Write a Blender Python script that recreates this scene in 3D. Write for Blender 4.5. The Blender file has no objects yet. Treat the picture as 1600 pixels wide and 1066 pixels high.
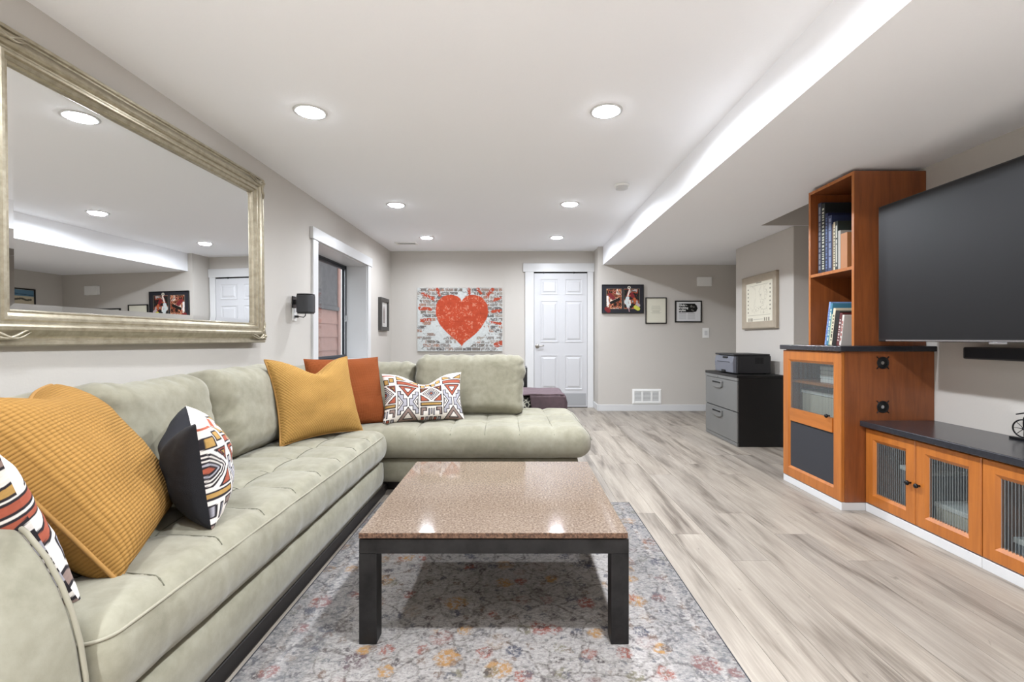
import bpy, math, random
import numpy as np
from mathutils import Vector, Matrix, noise as mnoise

S = bpy.context.scene
COL = S.collection
PI = math.pi
H_CAM = 1.04

# ------------------------------------------------------------------ camera, world, exposure
cam_d = bpy.data.cameras.new('camera')
cam_d.sensor_fit = 'HORIZONTAL'
cam_d.sensor_width = 36.0
cam_d.lens = 735.0 / 1600.0 * 36.0
cam_d.shift_x = -8.0 / 1600.0
cam_d.shift_y = -4.0 / 1600.0
cam_d.clip_start = 0.05
cam = bpy.data.objects.new('camera', cam_d)
COL.objects.link(cam)
cam.location = (0, 0, H_CAM)
cam.rotation_euler = (PI / 2, 0, 0)
S.camera = cam

S.view_settings.view_transform = 'Standard'
S.view_settings.look = 'None'
S.view_settings.exposure = 2.02
S.view_settings.gamma = 1.0
S.view_settings.use_curve_mapping = False

world = bpy.data.worlds.new('overcast_sky')
S.world = world
world.use_nodes = True
bg = world.node_tree.nodes['Background']
bg.inputs[0].default_value = (0.86, 0.92, 1.0, 1)
bg.inputs[1].default_value = 0.5

CAN_STRENGTH = 22.0           # glow of the recessed lamp lenses
CAN_POWER = {'sofa': 2.0, 'open': 12.0, 'end': 5.4, 'end_sofa': 4.0, 'rear_fill': 34.0}   # watts by row: sofa side set low, unseen pair behind camera raised as fill
CAN_SPREAD = {'sofa': 140.0, 'open': 172.0, 'end': 172.0, 'end_sofa': 165.0, 'rear_fill': 100.0}   # beam angles in degrees
CAN_COLOR = (0.945, 1.0, 1.085)

# ------------------------------------------------------------------ colour and material helpers
def lin(c):
    c = c / 255.0
    return c / 12.92 if c <= 0.04045 else ((c + 0.055) / 1.055) ** 2.4
def rgb(r, g, b):
    return (lin(r), lin(g), lin(b), 1.0)

class NT:
    """small wrapper round a material node tree"""
    def __init__(self, name):
        self.m = bpy.data.materials.new(name)
        self.m.use_nodes = True
        self.t = self.m.node_tree
        self.b = self.t.nodes['Principled BSDF']
        self.out = self.t.nodes['Material Output']
    def n(self, typ, **kw):
        x = self.t.nodes.new(typ)
        for k, v in kw.items():
            setattr(x, k, v)
        return x
    def l(self, a, b):
        self.t.links.new(a, b)
    def coord(self, kind='Object', scale=(1, 1, 1), loc=(0, 0, 0), rot=(0, 0, 0)):
        c = self.n('ShaderNodeTexCoord')
        mp = self.n('ShaderNodeMapping')
        mp.inputs['Scale'].default_value = scale
        mp.inputs['Location'].default_value = loc
        mp.inputs['Rotation'].default_value = rot
        self.l(c.outputs[kind], mp.inputs[0])
        return mp.outputs[0]
    def noise(self, vec, scale, detail=2.0, rough=0.5, dist=0.0):
        x = self.n('ShaderNodeTexNoise')
        x.inputs['Scale'].default_value = scale
        x.inputs['Detail'].default_value = detail
        x.inputs['Roughness'].default_value = rough
        x.inputs['Distortion'].default_value = dist
        if vec is not None:
            self.l(vec, x.inputs['Vector'])
        return x.outputs['Fac']
    def vor(self, vec, scale, feature='F1', out='Distance', rnd=1.0):
        x = self.n('ShaderNodeTexVoronoi', feature=feature)
        x.inputs['Scale'].default_value = scale
        x.inputs['Randomness'].default_value = rnd
        if vec is not None:
            self.l(vec, x.inputs['Vector'])
        return x.outputs[out]
    def ramp(self, fac, stops, interp='LINEAR'):
        r = self.n('ShaderNodeValToRGB')
        r.color_ramp.interpolation = interp
        e = r.color_ramp.elements
        while len(e) < len(stops):
            e.new(0.5)
        for i, (p, c) in enumerate(stops):
            e[i].position = p
            e[i].color = c if len(c) == 4 else (*c, 1)
        self.l(fac, r.inputs[0])
        return r.outputs[0]
    def mix(self, fac, a, b, mode='MIX'):
        x = self.n('ShaderNodeMix', data_type='RGBA', blend_type=mode)
        for i, v in ((0, fac), (6, a), (7, b)):
            if hasattr(v, 'is_linked') or hasattr(v, 'node'):
                self.l(v, x.inputs[i])
            else:
                x.inputs[i].default_value = v
        return x.outputs[2]
    def math(self, op, a, b=None):
        x = self.n('ShaderNodeMath', operation=op)
        for i, v in ((0, a), (1, b)):
            if v is None:
                continue
            if hasattr(v, 'node'):
                self.l(v, x.inputs[i])
            else:
                x.inputs[i].default_value = v
        return x.outputs[0]
    def base(self, col):
        if hasattr(col, 'node'):
            self.l(col, self.b.inputs['Base Color'])
        else:
            self.b.inputs['Base Color'].default_value = col
    def set(self, **kw):
        for k, v in kw.items():
            self.b.inputs[k.replace('_', ' ')].default_value = v
    def bump(self, h, strength=0.2, dist=0.01):
        x = self.n('ShaderNodeBump')
        x.inputs['Strength'].default_value = strength
        x.inputs['Distance'].default_value = dist
        self.l(h, x.inputs['Height'])
        self.l(x.outputs[0], self.b.inputs['Normal'])

MATS = {}
def plain(name, col, rough=0.5, metal=0.0, var=0.0, vscale=6.0, bump=0.0, bscale=200.0, spec=0.5, coat=0.0):
    k = NT(name)
    v = k.coord()
    if var > 0:
        f = k.noise(v, vscale, 3.0)
        lo = tuple(max(0, c * (1 - var)) for c in col[:3]) + (1,)
        hi = tuple(min(1, c * (1 + var)) for c in col[:3]) + (1,)
        k.base(k.ramp(f, [(0.3, lo), (0.7, hi)]))
    else:
        k.base(col)
    k.set(Roughness=rough, Metallic=metal)
    k.b.inputs['Specular IOR Level'].default_value = spec
    k.b.inputs['Coat Weight'].default_value = coat
    if bump > 0:
        k.bump(k.noise(v, bscale, 2.0), bump, 0.002)
    MATS[name] = k.m
    return k.m

plain('wall_paint', rgb(194, 189, 182), 0.75, bump=0.25, bscale=90, var=0.012, vscale=2)
plain('ceiling_paint', rgb(246, 247, 250), 0.85, bump=0.25, bscale=110)
plain('trim_paint', rgb(208, 208, 208), 0.35)
plain('door_paint', rgb(196, 196, 198), 0.35)
plain('black_plastic', rgb(20, 20, 22), 0.4)
plain('dark_grey_plastic', rgb(52, 53, 56), 0.5)
plain('black_metal', rgb(30, 30, 32), 0.35, 0.6)
plain('steel', rgb(190, 190, 192), 0.25, 1.0)
plain('nickel', rgb(176, 172, 166), 0.3, 1.0)
plain('kick_plate', rgb(160, 161, 163), 0.5, 0.2)
plain('white_plastic', rgb(235, 235, 232), 0.4)
plain('counter_stone', rgb(44, 45, 50), 0.22, var=0.15, vscale=60, spec=0.5)
plain('gap_black', rgb(10, 10, 10), 0.8)
plain('paper_cream', rgb(222, 217, 200), 0.7)
plain('paper_white', rgb(226, 226, 222), 0.7)
plain('black_frame', rgb(22, 21, 20), 0.4)
plain('cream_frame', rgb(168, 156, 138), 0.5, var=0.06, vscale=12)
plain('grey_frame', rgb(62, 60, 57), 0.5, var=0.15, vscale=40)
plain('black_cloth', rgb(25, 26, 32), 0.9, bump=0.3, bscale=400)
plain('speaker_cloth', rgb(44, 45, 50), 0.85, bump=0.4, bscale=700)
plain('plinth_black', rgb(30, 27, 25), 0.45)
plain('mauve_wool', rgb(86, 70, 74), 0.95, var=0.12, vscale=25, bump=0.3, bscale=300)
plain('file_front', rgb(122, 122, 120), 0.42, 0.35, var=0.04, vscale=3)
plain('file_side', rgb(24, 23, 23), 0.4, 0.2)
plain('printer_grey', rgb(104, 106, 114), 0.5)
plain('printer_black', rgb(36, 36, 38), 0.45)
plain('window_black', rgb(38, 42, 50), 0.4)
plain('siding_pink', rgb(178, 132, 120), 0.75, var=0.08, vscale=9)
plain('well_grey', rgb(92, 86, 88), 0.8, var=0.3, vscale=14, bump=0.6, bscale=20)
plain('gravel_grey', rgb(110, 104, 98), 0.9, var=0.3, vscale=40)
plain('bracket_white', rgb(225, 225, 224), 0.5)
plain('book_edge', rgb(214, 205, 186), 0.8)
plain('box_pale', rgb(205, 198, 180), 0.7)

def wood(name, base, dark, axis='Z', rough=0.38, scale=1.0):
    k = NT(name)
    st = {'X': (1.2, 14, 14), 'Y': (14, 1.2, 14), 'Z': (14, 14, 1.2)}[axis]
    v = k.coord(scale=tuple(s * scale for s in st))
    f = k.noise(v, 1.6, 5.0, 0.6, 0.6)
    f2 = k.noise(k.coord(scale=tuple(s * scale * 5 for s in st)), 1.3, 3.0)
    c = k.ramp(f, [(0.25, dark), (0.6, base), (0.85, tuple(min(1, x * 1.18) for x in base[:3]) + (1,))])
    c = k.mix(0.16, c, k.ramp(f2, [(0.35, dark), (0.65, base)]))
    k.base(c)
    k.set(Roughness=rough)
    k.b.inputs['Coat Weight'].default_value = 0.15
    k.b.inputs['Coat Roughness'].default_value = 0.25
    MATS[name] = k.m
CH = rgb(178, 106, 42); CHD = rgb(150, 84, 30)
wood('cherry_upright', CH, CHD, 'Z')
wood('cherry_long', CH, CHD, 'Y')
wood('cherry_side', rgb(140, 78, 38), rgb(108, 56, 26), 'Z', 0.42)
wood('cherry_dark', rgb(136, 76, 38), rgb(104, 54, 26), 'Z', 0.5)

def floor_mat():
    k = NT('oak_plank')
    oi = k.n('ShaderNodeObjectInfo')
    tc = k.n('ShaderNodeTexCoord')
    cmb = k.n('ShaderNodeCombineXYZ')
    k.l(k.math('MULTIPLY', oi.outputs['Random'], 37.0), cmb.inputs[0])
    k.l(k.math('MULTIPLY', oi.outputs['Random'], 91.0), cmb.inputs[1])
    add = k.n('ShaderNodeVectorMath', operation='ADD')
    k.l(tc.outputs['Object'], add.inputs[0]); k.l(cmb.outputs[0], add.inputs[1])
    def mp(sc):
        m = k.n('ShaderNodeMapping'); m.inputs['Scale'].default_value = sc
        k.l(add.outputs[0], m.inputs[0]); return m.outputs[0]
    broad = k.noise(mp((9, 1.0, 1)), 1.1, 3.0, 0.5, 0.5)
    fine = k.noise(mp((60, 3.0, 1)), 1.4, 4.0, 0.65, 0.3)
    knot = k.noise(mp((7, 2.6, 1)), 1.9, 4.0, 0.65, 1.6)
    c = k.ramp(broad, [(0.34, rgb(96, 87, 78)), (0.46, rgb(142, 133, 122)), (0.68, rgb(168, 159, 147))])
    c = k.mix(k.math('MULTIPLY', 0.55, fine), c, k.ramp(fine, [(0.35, rgb(92, 83, 74)), (0.62, rgb(172, 164, 152))]))
    c = k.mix(k.ramp(knot, [(0.66, (0, 0, 0)), (0.78, (0.75, 0.75, 0.75))]), c, rgb(74, 65, 57))
    tint = k.ramp(oi.outputs['Random'], [(0.0, (0.86, 0.86, 0.87)), (0.5, (0.97, 0.96, 0.95)), (1.0, (1.06, 1.05, 1.03))])
    c = k.mix(1.0, c, tint, 'MULTIPLY')
    k.base(c)
    k.set(Roughness=0.42)
    k.bump(fine, 0.12, 0.001)
    MATS['oak_plank'] = k.m
floor_mat()

def suede():
    k = NT('sage_suede')
    v = k.coord()
    f = k.noise(v, 5.0, 5.0, 0.6, 0.4)
    f2 = k.noise(v, 26.0, 4.0, 0.6)
    c = k.ramp(f, [(0.3, rgb(124, 120, 102)), (0.5, rgb(139, 135, 117)), (0.7, rgb(152, 148, 131))])
    c = k.mix(0.3, c, k.ramp(f2, [(0.35, rgb(121, 117, 99)), (0.65, rgb(155, 151, 134))]))
    k.base(c)
    k.set(Roughness=0.92)
    k.b.inputs['Sheen Weight'].default_value = 0.25
    k.b.inputs['Sheen Roughness'].default_value = 0.5
    k.b.inputs['Specular IOR Level'].default_value = 0.15
    k.bump(k.noise(v, 420.0, 2.0), 0.15, 0.001)
    MATS['sage_suede'] = k.m
    plain('sage_seam', rgb(98, 95, 80), 0.9)
    plain('sage_piping', rgb(144, 139, 122), 0.85)
suede()

def waffle(name, col, kx, kz, strength, diag=0.0, var=0.10):
    k = NT(name)
    v = k.coord(rot=(0, diag, 0))
    sep = k.n('ShaderNodeSeparateXYZ'); k.l(v, sep.inputs[0])
    sx = k.math('SINE', k.math('MULTIPLY', sep.outputs[0], kx))
    sz = k.math('SINE', k.math('MULTIPLY', sep.outputs[2], kz))
    h = k.math('ADD', k.math('ABSOLUTE', sx), k.math('MULTIPLY', k.math('ABSOLUTE', sz), 1.0))
    hn = k.math('MULTIPLY', h, 0.5)
    dk = tuple(c * (1 - var * 2.2) for c in col[:3]) + (1,)
    lt = tuple(min(1, c * (1 + var)) for c in col[:3]) + (1,)
    c = k.ramp(hn, [(0.1, dk), (0.55, col), (0.95, lt)])
    c = k.mix(0.35, c, k.ramp(k.noise(v, 7.0, 3.0), [(0.3, dk), (0.7, lt)]))
    k.base(c)
    k.set(Roughness=0.95)
    k.b.inputs['Specular IOR Level'].default_value = 0.15
    k.bump(hn, strength, 0.006)
    MATS[name] = k.m
waffle('mustard_quilt', rgb(160, 120, 64), 220, 330, 0.75)
waffle('mustard_waffle', rgb(166, 128, 70), 300, 300, 0.55, 0.6)
waffle('rust_waffle', rgb(132, 70, 36), 420, 420, 0.5, 0.0, 0.12)
plain('mustard_piping', rgb(160, 120, 64), 0.9, var=0.08, vscale=30)

def granite():
    k = NT('pink_granite')
    v = k.coord()
    a = k.noise(v, 130.0, 3.0, 0.7)
    b = k.vor(v, 150.0)
    c = k.ramp(a, [(0.34, rgb(82, 66, 55)), (0.46, rgb(113, 97, 83)), (0.56, rgb(129, 113, 98)), (0.68, rgb(158, 143, 127))])
    c = k.mix(k.ramp(b, [(0.0, (0.5, 0.5, 0.5)), (0.5, (0, 0, 0))]), c, rgb(106, 86, 71))
    c = k.mix(0.12, c, k.ramp(k.noise(v, 4.0, 3.0), [(0.35, rgb(112, 93, 79)), (0.65, rgb(152, 134, 118))]))
    k.base(c)
    k.set(Roughness=0.07)
    MATS['pink_granite'] = k.m
    k = NT('granite_edge')
    v = k.coord()
    k.base(k.ramp(k.noise(v, 130.0, 3.0, 0.7), [(0.34, rgb(52, 34, 24)), (0.5, rgb(100, 72, 54)), (0.68, rgb(136, 106, 84))]))
    k.set(Roughness=0.5)
    k.bump(k.noise(v, 140.0), 0.6, 0.004)
    MATS['granite_edge'] = k.m
granite()

def table_steel():
    k = NT('raw_steel')
    v = k.coord()
    k.base(k.ramp(k.noise(v, 9.0, 5.0, 0.65), [(0.3, rgb(30, 29, 29)), (0.7, rgb(52, 51, 51))]))
    k.set(Roughness=0.45, Metallic=0.6)
    MATS['raw_steel'] = k.m
table_steel()

def rug_mat():
    k = NT('faded_rug')
    v = k.coord()
    def warped(amount, scale):
        nz = k.n('ShaderNodeTexNoise'); nz.inputs['Scale'].default_value = scale; nz.inputs['Detail'].default_value = 2.0
        k.l(v, nz.inputs['Vector'])
        sc = k.n('ShaderNodeVectorMath', operation='SCALE'); sc.inputs['Scale'].default_value = amount
        k.l(nz.outputs['Color'], sc.inputs[0])
        w = k.n('ShaderNodeVectorMath', operation='ADD')
        k.l(v, w.inputs[0]); k.l(sc.outputs[0], w.inputs[1])
        return w.outputs[0]
    wv = warped(0.16, 7.0)
    wf = warped(0.03, 45.0)
    pile = k.noise(k.coord(scale=(0.5, 1.0, 1)), 150.0, 3.0, 0.75)
    pile2 = k.noise(v, 70.0, 4.0, 0.7)
    G = lambda x: (x, x, x)
    fld = k.ramp(k.noise(v, 2.4, 3.0), [(0.35, rgb(128, 125, 121)), (0.5, rgb(146, 141, 136)), (0.68, rgb(154, 149, 145))])
    c = k.mix(0.42, fld, k.ramp(pile, [(0.36, rgb(92, 89, 90)), (0.5, rgb(146, 141, 137)), (0.62, rgb(172, 168, 163))]))
    # worn blue-grey flecks
    c = k.mix(k.ramp(pile2, [(0.54, G(0)), (0.66, G(0.7))]), c, rgb(88, 87, 91))
    # scrolling stems
    for scl, wd, st in ((4.3, 0.030, 0.75), (9.0, 0.050, 0.5)):
        vine = k.vor(wv, scl, 'DISTANCE_TO_EDGE')
        vm = k.ramp(vine, [(0.0, G(st)), (wd * 0.5, G(st * 0.8)), (wd, G(0))])
        vm = k.math('MULTIPLY', vm, k.ramp(pile2, [(0.36, G(0.1)), (0.58, G(1.0))]))
        c = k.mix(vm, c, rgb(74, 67, 63))
    # blossoms with darker hearts, broken up by wear
    for scl, off, r0, cols in ((5.8, 0.0, 0.29, [(0.0, rgb(122, 62, 52)), (0.24, rgb(150, 110, 60)), (0.42, rgb(58, 60, 72)), (0.62, rgb(130, 88, 66)), (0.82, rgb(80, 64, 68))]),
                               (9.0, 3.7, 0.30, [(0.0, rgb(64, 66, 78)), (0.3, rgb(126, 68, 56)), (0.55, rgb(104, 98, 80)), (0.78, rgb(152, 114, 66))]),
                               (17.0, 7.3, 0.34, [(0.0, rgb(70, 64, 64)), (0.35, rgb(80, 80, 85)), (0.7, rgb(100, 84, 74))])):
        mv = k.n('ShaderNodeVectorMath', operation='ADD'); mv.inputs[1].default_value = (off, off * 0.7, 0)
        k.l(wf, mv.inputs[0])
        d = k.vor(mv.outputs[0], scl, 'F1', 'Distance', 0.6)
        cid = k.n('ShaderNodeSeparateColor'); k.l(k.vor(mv.outputs[0], scl, 'F1', 'Color', 0.6), cid.inputs[0])
        pet = k.ramp(cid.outputs[0], cols, 'CONSTANT')
        m = k.ramp(d, [(0.0, G(0.5)), (r0 * 0.22, G(1)), (r0 * 0.3, G(0.35)), (r0 * 0.42, G(1.0)), (r0 * 0.75, G(0.9)), (r0, G(0))])
        m = k.math('MULTIPLY', m, k.ramp(pile2, [(0.42, G(0.0)), (0.54, G(0.95))]))
        m = k.math('MULTIPLY', m, k.ramp(cid.outputs[1], [(0.15, G(0.2)), (0.4, G(0.9))]))
        c = k.mix(m, c, pet)
    # border bands following the edges (object space: rug centre is the origin)
    sep = k.n('ShaderNodeSeparateXYZ'); k.l(v, sep.inputs[0])
    dx = k.math('SUBTRACT', 0.78, k.math('ABSOLUTE', sep.outputs[0]))
    dy = k.math('SUBTRACT', 1.18, k.math('ABSOLUTE', sep.outputs[1]))
    de = k.math('MINIMUM', dx, dy)
    band = k.ramp(de, [(0.0, G(0.6)), (0.05, G(0.55)), (0.055, G(0.0)), (0.07, G(0.0)),
                       (0.075, G(0.5)), (0.21, G(0.42)), (0.215, G(0.0)), (0.24, G(0.0))])
    bm_ = k.math('MULTIPLY', band, k.ramp(pile2, [(0.35, G(0.2)), (0.6, G(1))]))
    c = k.mix(bm_, c, rgb(90, 91, 94))
    k.base(c)
    k.set(Roughness=0.95)
    k.b.inputs['Specular IOR Level'].default_value = 0.1
    k.bump(pile, 0.5, 0.004)
    MATS['faded_rug'] = k.m
rug_mat()

def champagne():
    k = NT('champagne_gilt')
    v = k.coord(scale=(1, 1, 1))
    c = k.ramp(k.noise(v, 30.0, 4.0, 0.6), [(0.3, rgb(156, 147, 126)), (0.7, rgb(184, 175, 155))])
    k.base(c); k.set(Roughness=0.34, Metallic=0.65)
    MATS['champagne_gilt'] = k.m
champagne()

def mirror_m():
    k = NT('mirror_silver'); k.base((0.9, 0.91, 0.91, 1)); k.set(Roughness=0.0, Metallic=1.0)
    MATS['mirror_silver'] = k.m
mirror_m()

def lamp_m():
    k = NT('lamp_lens')
    k.base((1, 1, 1, 1))
    k.b.inputs['Emission Color'].default_value = (*CAN_COLOR, 1)
    k.b.inputs['Emission Strength'].default_value = CAN_STRENGTH
    MATS['lamp_lens'] = k.m
lamp_m()

def reeded_m():
    k = NT('reeded_glass')
    tr = k.n('ShaderNodeBsdfTransparent'); tr.inputs[0].default_value = (0.62, 0.66, 0.66, 1)
    k.base(rgb(150, 156, 156)); k.set(Roughness=0.10)
    lwt = k.n('ShaderNodeLayerWeight'); lwt.inputs[0].default_value = 0.5
    f = k.ramp(lwt.outputs['Facing'], [(0.10, (0.10, 0.10, 0.10)), (0.38, (0.30, 0.30, 0.30)), (0.62, (0.85, 0.85, 0.85))])
    mx = k.n('ShaderNodeMixShader')
    k.l(f, mx.inputs[0]); k.l(tr.outputs[0], mx.inputs[1]); k.l(k.b.outputs[0], mx.inputs[2]); k.l(mx.outputs[0], k.out.inputs[0])
    MATS['reeded_glass'] = k.m
reeded_m()
def window_glass():
    k = NT('window_glass')
    tr = k.n('ShaderNodeBsdfTransparent'); tr.inputs[0].default_value = (0.92, 0.94, 0.93, 1)
    gl = k.n('ShaderNodeBsdfGlossy'); gl.inputs['Roughness'].default_value = 0.0
    lwt = k.n('ShaderNodeLayerWeight'); lwt.inputs[0].default_value = 0.5
    sch = k.math('ADD', 0.04, k.math('MULTIPLY', 0.9, k.math('POWER', lwt.outputs['Facing'], 5.0)))
    mx = k.n('ShaderNodeMixShader')
    k.l(sch, mx.inputs[0]); k.l(tr.outputs[0], mx.inputs[1]); k.l(gl.outputs[0], mx.inputs[2]); k.l(mx.outputs[0], k.out.inputs[0])
    MATS['window_glass'] = k.m
window_glass()

def screen_m():
    k = NT('tv_screen'); k.base(rgb(15, 15, 17)); k.set(Roughness=0.42)
    k.b.inputs['Specular IOR Level'].default_value = 0.35
    MATS['tv_screen'] = k.m
screen_m()

def painted(name, rough=0.7):
    k = NT(name)
    a = k.n('ShaderNodeAttribute'); a.attribute_name = 'print'
    k.base(a.outputs['Color']); k.set(Roughness=rough)
    k.b.inputs['Specular IOR Level'].default_value = 0.25
    MATS[name] = k.m
painted('printed_canvas', 0.8); painted('woven_kilim', 0.95); painted('printed_paper', 0.5)

# ------------------------------------------------------------------ mesh helpers
class MB:
    def __init__(self):
        self.v = []; self.f = []
    def add(self, vs, fs):
        o = len(self.v)
        self.v += [tuple(p) for p in vs]
        self.f += [tuple(i + o for i in f) for f in fs]
        return self
    def box(self, x0, x1, y0, y1, z0, z1):
        x0, x1 = min(x0, x1), max(x0, x1); y0, y1 = min(y0, y1), max(y0, y1); z0, z1 = min(z0, z1), max(z0, z1)
        return self.add([(x0, y0, z0), (x1, y0, z0), (x1, y1, z0), (x0, y1, z0), (x0, y0, z1), (x1, y0, z1), (x1, y1, z1), (x0, y1, z1)],
                        [(0, 3, 2, 1), (4, 5, 6, 7), (0, 1, 5, 4), (1, 2, 6, 5), (2, 3, 7, 6), (3, 0, 4, 7)])
    def prism(self, poly, axis, a, b):
        """extrude a 2D polygon: axis X -> (y,z), Y -> (x,z), Z -> (x,y)"""
        n = len(poly)
        def P(u, w, t):
            return {'X': (t, u, w), 'Y': (u, t, w), 'Z': (u, w, t)}[axis]
        vs = [P(u, w, a) for u, w in poly] + [P(u, w, b) for u, w in poly]
        fs = [tuple(range(n)), tuple(range(2 * n - 1, n - 1, -1))] + [(i, i + n, (i + 1) % n + n, (i + 1) % n) for i in range(n)]
        return self.add(vs, fs)
    def cyl(self, c, axis, r, a, b, n=24, r2=None):
        r2 = r if r2 is None else r2
        vs = []
        for rr, t in ((r, a), (r2, b)):
            for i in range(n):
                u, w = rr * math.cos(2 * PI * i / n), rr * math.sin(2 * PI * i / n)
                vs.append({'X': (t, c[0] + u, c[1] + w), 'Y': (c[0] + u, t, c[1] + w), 'Z': (c[0] + u, c[1] + w, t)}[axis])
        fs = [tuple(range(n)), tuple(range(2 * n - 1, n - 1, -1))] + [(i, i + n, (i + 1) % n + n, (i + 1) % n) for i in range(n)]
        return self.add(vs, fs)
    def lathe(self, c, axis, prof, n=28):
        """prof: list of (radius, t) along the axis"""
        vs = []
        for r, t in prof:
            for i in range(n):
                u, w = r * math.cos(2 * PI * i / n), r * math.sin(2 * PI * i / n)
                vs.append({'X': (c[0] + t, c[1] + u, c[2] + w), 'Y': (c[0] + u, c[1] + t, c[2] + w), 'Z': (c[0] + u, c[1] + w, c[2] + t)}[axis])
        fs = []
        for k in range(len(prof) - 1):
            for i in range(n):
                j = (i + 1) % n
                fs.append((k * n + i, k * n + j, (k + 1) * n + j, (k + 1) * n + i))
        fs.append(tuple(range(n))); fs.append(tuple(range(len(prof) * n - 1, (len(prof) - 1) * n - 1, -1)))
        return self.add(vs, fs)
    def tube(self, pts, r, n=8, closed=False):
        pts = [Vector(p) for p in pts]
        m = len(pts); vs = []; prev = None
        for i, p in enumerate(pts):
            a = pts[(i - 1) % m] if (closed or i > 0) else p
            b = pts[(i + 1) % m] if (closed or i < m - 1) else p
            t = (b - a); t = t.normalized() if t.length > 1e-9 else Vector((0, 0, 1))
            if prev is None:
                u = t.cross(Vector((0, 0, 1)))
                if u.length < 1e-3: u = t.cross(Vector((1, 0, 0)))
            else:
                u = prev - t * prev.dot(t)
            u.normalize(); prev = u
            w = t.cross(u)
            rr = r[i] if isinstance(r, (list, tuple)) else r
            for k in range(n):
                q = p + (u * math.cos(2 * PI * k / n) + w * math.sin(2 * PI * k / n)) * rr
                vs.append(q[:])
        fs = []
        for i in range(m if closed else m - 1):
            for k in range(n):
                j = (i + 1) % m
                fs.append((i * n + k, i * n + (k + 1) % n, j * n + (k + 1) % n, j * n + k))
        if not closed:
            fs.append(tuple(range(n))); fs.append(tuple(range(m * n - 1, (m - 1) * n - 1, -1)))
        return self.add(vs, fs)
    def frame(self, w, h, prof, cx=0.0, cz=0.0):
        """mitred moulding round a w x h rectangle in the local XZ plane; prof = (inset, y) from outer back to inner back, front is -y"""
        vs = []; n = len(prof)
        for ins, y in prof:
            a, b = w / 2 - ins, h / 2 - ins
            vs += [(cx - a, y, cz - b), (cx + a, y, cz - b), (cx + a, y, cz + b), (cx - a, y, cz + b)]
        fs = []
        for k in range(n):
            q = (k + 1) % n
            for i in range(4):
                j = (i + 1) % 4
                fs.append((k * 4 + i, k * 4 + j, q * 4 + j, q * 4 + i))
        return self.add(vs, fs)
    def mesh(self, name):
        me = bpy.data.meshes.new(name)
        me.from_pydata(self.v, [], self.f)
        me.validate()
        return me

def fix_normals(me):
    import bmesh
    b = bmesh.new(); b.from_mesh(me)
    bmesh.ops.recalc_face_normals(b, faces=b.faces)
    b.to_mesh(me); b.free()

def link(name, me, m, parent=None, smooth=False, bevel=0.0, seg=2):
    if m is not None:
        me.materials.clear(); me.materials.append(MATS[m])
    o = bpy.data.objects.new(name, me)
    COL.objects.link(o)
    if parent is not None:
        o.parent = parent
    if smooth:
        for p in me.polygons: p.use_smooth = True
    if bevel > 0:
        md = o.modifiers.new('soft_edges', 'BEVEL')
        md.width = bevel; md.segments = seg; md.limit_method = 'ANGLE'; md.angle_limit = math.radians(40)
        if smooth is False:
            for p in me.polygons: p.use_smooth = False
    return o

ROOTM = {}
def root_matrix(o):
    m = Matrix()
    while o is not None:
        m = Matrix.LocRotScale(o.location, o.rotation_euler, o.scale) @ m
        o = o.parent
    return m
def part(name, mb, m, parent, world=True, smooth=False, bevel=0.0, seg=2):
    """mesh part; world=True: the builder holds room coordinates"""
    me = mb.mesh(name) if isinstance(mb, MB) else mb
    fix_normals(me)
    if world and parent is not None:
        me.transform(root_matrix(parent).inverted())
    return link(name, me, m, parent, smooth, bevel, seg)
def tag(o, label, cat, group=None):
    o['label'] = label; o['category'] = cat
    if group: o['group'] = group
    return o
def thing(name, label, cat, loc=(0, 0, 0), rot=(0, 0, 0), group=None):
    o = bpy.data.objects.new(name, None)
    o.empty_display_size = 0.1
    COL.objects.link(o)
    o.location = loc; o.rotation_euler = rot
    return tag(o, label, cat, group)
def solo(name, mb, m, label, cat, loc, group=None, smooth=False, bevel=0.0, seg=2):
    """a thing that is a single mesh, origin at its base"""
    me = mb.mesh(name) if isinstance(mb, MB) else mb
    fix_normals(me)
    me.transform(Matrix.Translation(-Vector(loc)))
    o = link(name, me, m, None, smooth, bevel, seg); o.location = loc
    return tag(o, label, cat, group)
def struct(name, mb, m, parent=None, label=None, bevel=0.0, smooth=False):
    me = mb.mesh(name); fix_normals(me)
    o = link(name, me, m, parent, smooth, bevel)
    if parent is None:
        o['kind'] = 'structure'
        if label: o['label'] = label
    return o
def copy_tree(o, parent=None):
    c = o.copy(); COL.objects.link(c); c.parent = parent
    for ch in list(o.children):
        copy_tree(ch, c)
    return c

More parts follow.
